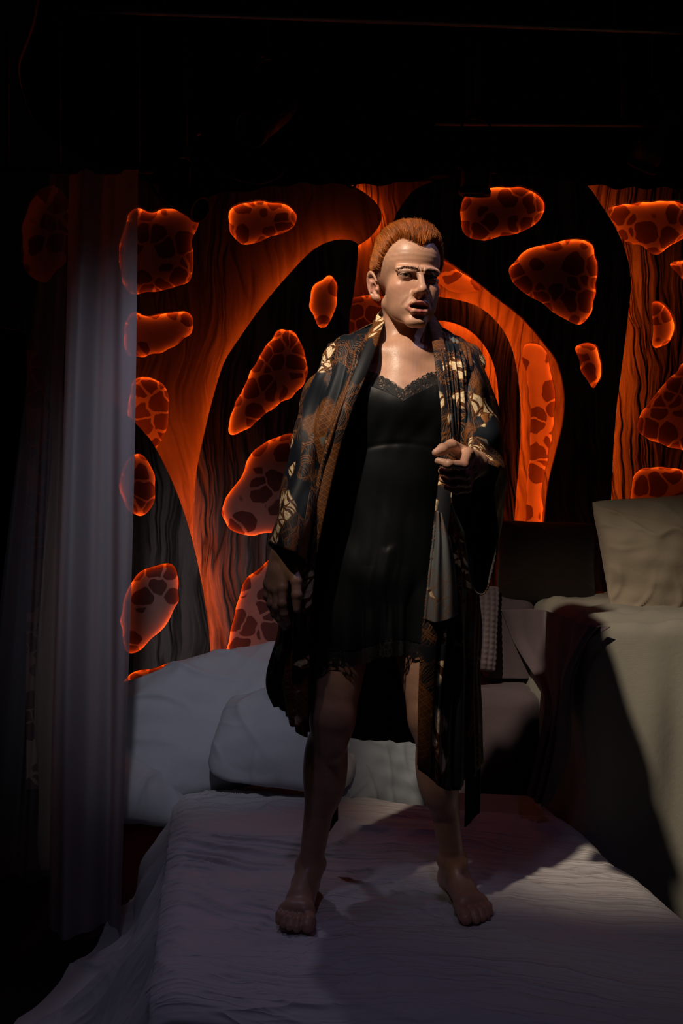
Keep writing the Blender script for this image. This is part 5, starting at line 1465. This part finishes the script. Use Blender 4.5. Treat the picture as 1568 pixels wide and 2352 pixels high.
# ------------------------------------------------------------------ lighting rig under the ceiling
def rig_pipe(a, b, r, label):
    n = 12
    pts = [np.asarray(a) * (1 - f) + np.asarray(b) * f for f in np.linspace(0, 1, n)]
    o = empty('rig_pipe', tuple((np.asarray(a) + np.asarray(b)) / 2)); tag(o, label, 'pipe')
    tube('pipe', pts, r, M['steel'], o, 14)
    for f in (0.15, 0.85):
        p = np.asarray(a) * (1 - f) + np.asarray(b) * f
        tube('hanger', [p + [0, 0, r * 0.8], [p[0], p[1], 4.30]], 0.008, M['black_metal'], o, 8)
    return o
rig_pipe(P(1000, 281, 3.55), P(1506, 285, 3.55), 0.012, 'thin steel pipe in the dark above the arch, catching orange light')
rig_pipe(P(150, 18, 2.75), P(1640, 72, 2.75), 0.012, 'long steel pipe across the very top of the picture')

def stage_lamp(loc, yaw, tilt, s, label, bars=True):
    """par can: body, front rim, back cap, yoke, clamp"""
    root = empty('stage_lamp', tuple(loc)); tag(root, label, 'stage light')
    Rm = np.array(Matrix.Rotation(yaw, 3, 'Z') @ Matrix.Rotation(tilt, 3, 'X'))
    def lathe(name, prof, mat):
        a = np.linspace(0, 2 * np.pi, 32, endpoint=False)
        A = np.array([[(r * math.cos(t), r * math.sin(t), z) for t in a] for r, z in prof]) * s
        A = A @ Rm.T + np.asarray(loc)
        return grid_obj(name, A, mat, root, True)
    lathe('can_body', [(0.001, 0.20), (0.045, 0.20), (0.060, 0.185), (0.066, 0.15), (0.075, 0.10), (0.078, 0.0), (0.078, -0.11), (0.070, -0.11), (0.068, 0.02), (0.001, 0.03)], M['black_metal'])
    lathe('front_rim', [(0.070, -0.105), (0.084, -0.105), (0.086, -0.12), (0.084, -0.135), (0.070, -0.135), (0.070, -0.105)], M['black_metal'])
    lathe('lens', [(0.001, -0.10), (0.068, -0.10)], M['black'])
    yk = [(-0.088, 0, 0.0), (-0.090, 0, 0.12), (-0.085, 0, 0.23), (0.0, 0, 0.27), (0.085, 0, 0.23), (0.090, 0, 0.12), (0.088, 0, 0.0)]
    tube('yoke', np.array(yk) * s @ np.array(Matrix.Rotation(yaw, 3, 'Z')).T + np.asarray(loc), 0.007 * s, M['black_metal'], root, 8, 40)
    for sx in (-1, 1):
        k = np.array([[sx * 0.078, 0, 0], [sx * 0.108, 0, 0]]) * s @ np.array(Matrix.Rotation(yaw, 3, 'Z')).T + np.asarray(loc)
        tube('tilt_knob', k, 0.014 * s, M['black_metal'], root, 12)
    top = np.asarray(loc) + np.array([0, 0, 0.27 * s])
    tube('hanging_stem', [top, [top[0], top[1], 4.30]], 0.012 * s, M['black_metal'], root, 10)
    rbox('clamp', top[0] - 0.025 * s, top[0] + 0.025 * s, top[1] - 0.02 * s, top[1] + 0.02 * s, top[2] + 0.0, top[2] + 0.06 * s, M['black_metal'], root, bev=0.004)
    return root
stage_lamp(P(1095, 388, 3.45), R(20), R(12), 0.68, 'black stage lamp hanging in front of the oval cut-out above the arch')
stage_lamp(P(427, 462, 3.7), R(60), R(-58), 0.62, 'black stage lamp tilted over the upper-left cut-out')
stage_lamp(P(610, 270, 3.3), R(-40), R(-50), 0.75, 'black stage lamp lost in the dark above the trunk panels')
stage_lamp(P(1500, 330, 3.8), R(30), R(40), 0.75, 'black stage lamp in the dark at upper right')

def rig_strut():
    o = tube('rig_strut', [P(436, 240, 3.3), P(446, 272, 3.3), P(455, 306, 3.3), P(456, 310, 3.3)][::-1] + [np.array([P(430, 220, 3.3)[0], 3.3, 4.30])], 0.009, M['steel'], None, 8)
    tag(o, 'short steel strut glinting above the tilted lamp', 'strut')
rig_strut()
def cable(pts, label):
    tag(tube('cable', pts, 0.005, M['cable'], None, 8, 40), label, 'cable')
cable([P(440, 330, 4.19), P(520, 400, 4.12), P(580, 418, 4.1), P(610, 418, 4.1), P(650, 395, 4.1), P(680, 330, 4.19)], 'black cable sagging along the lower edge of the valance')
cable([P(785, 370, 4.19), P(795, 420, 4.1), P(808, 432, 4.1), P(820, 418, 4.1), P(826, 395, 4.1), P(822, 340, 4.19)], 'small loop of black cable above the hair')
cable([P(300, 300, 4.19), P(350, 430, 3.98), P(400, 478, 3.96), P(430, 440, 3.9), P(436, 380, 3.85)], 'black cable running down to the tilted lamp')
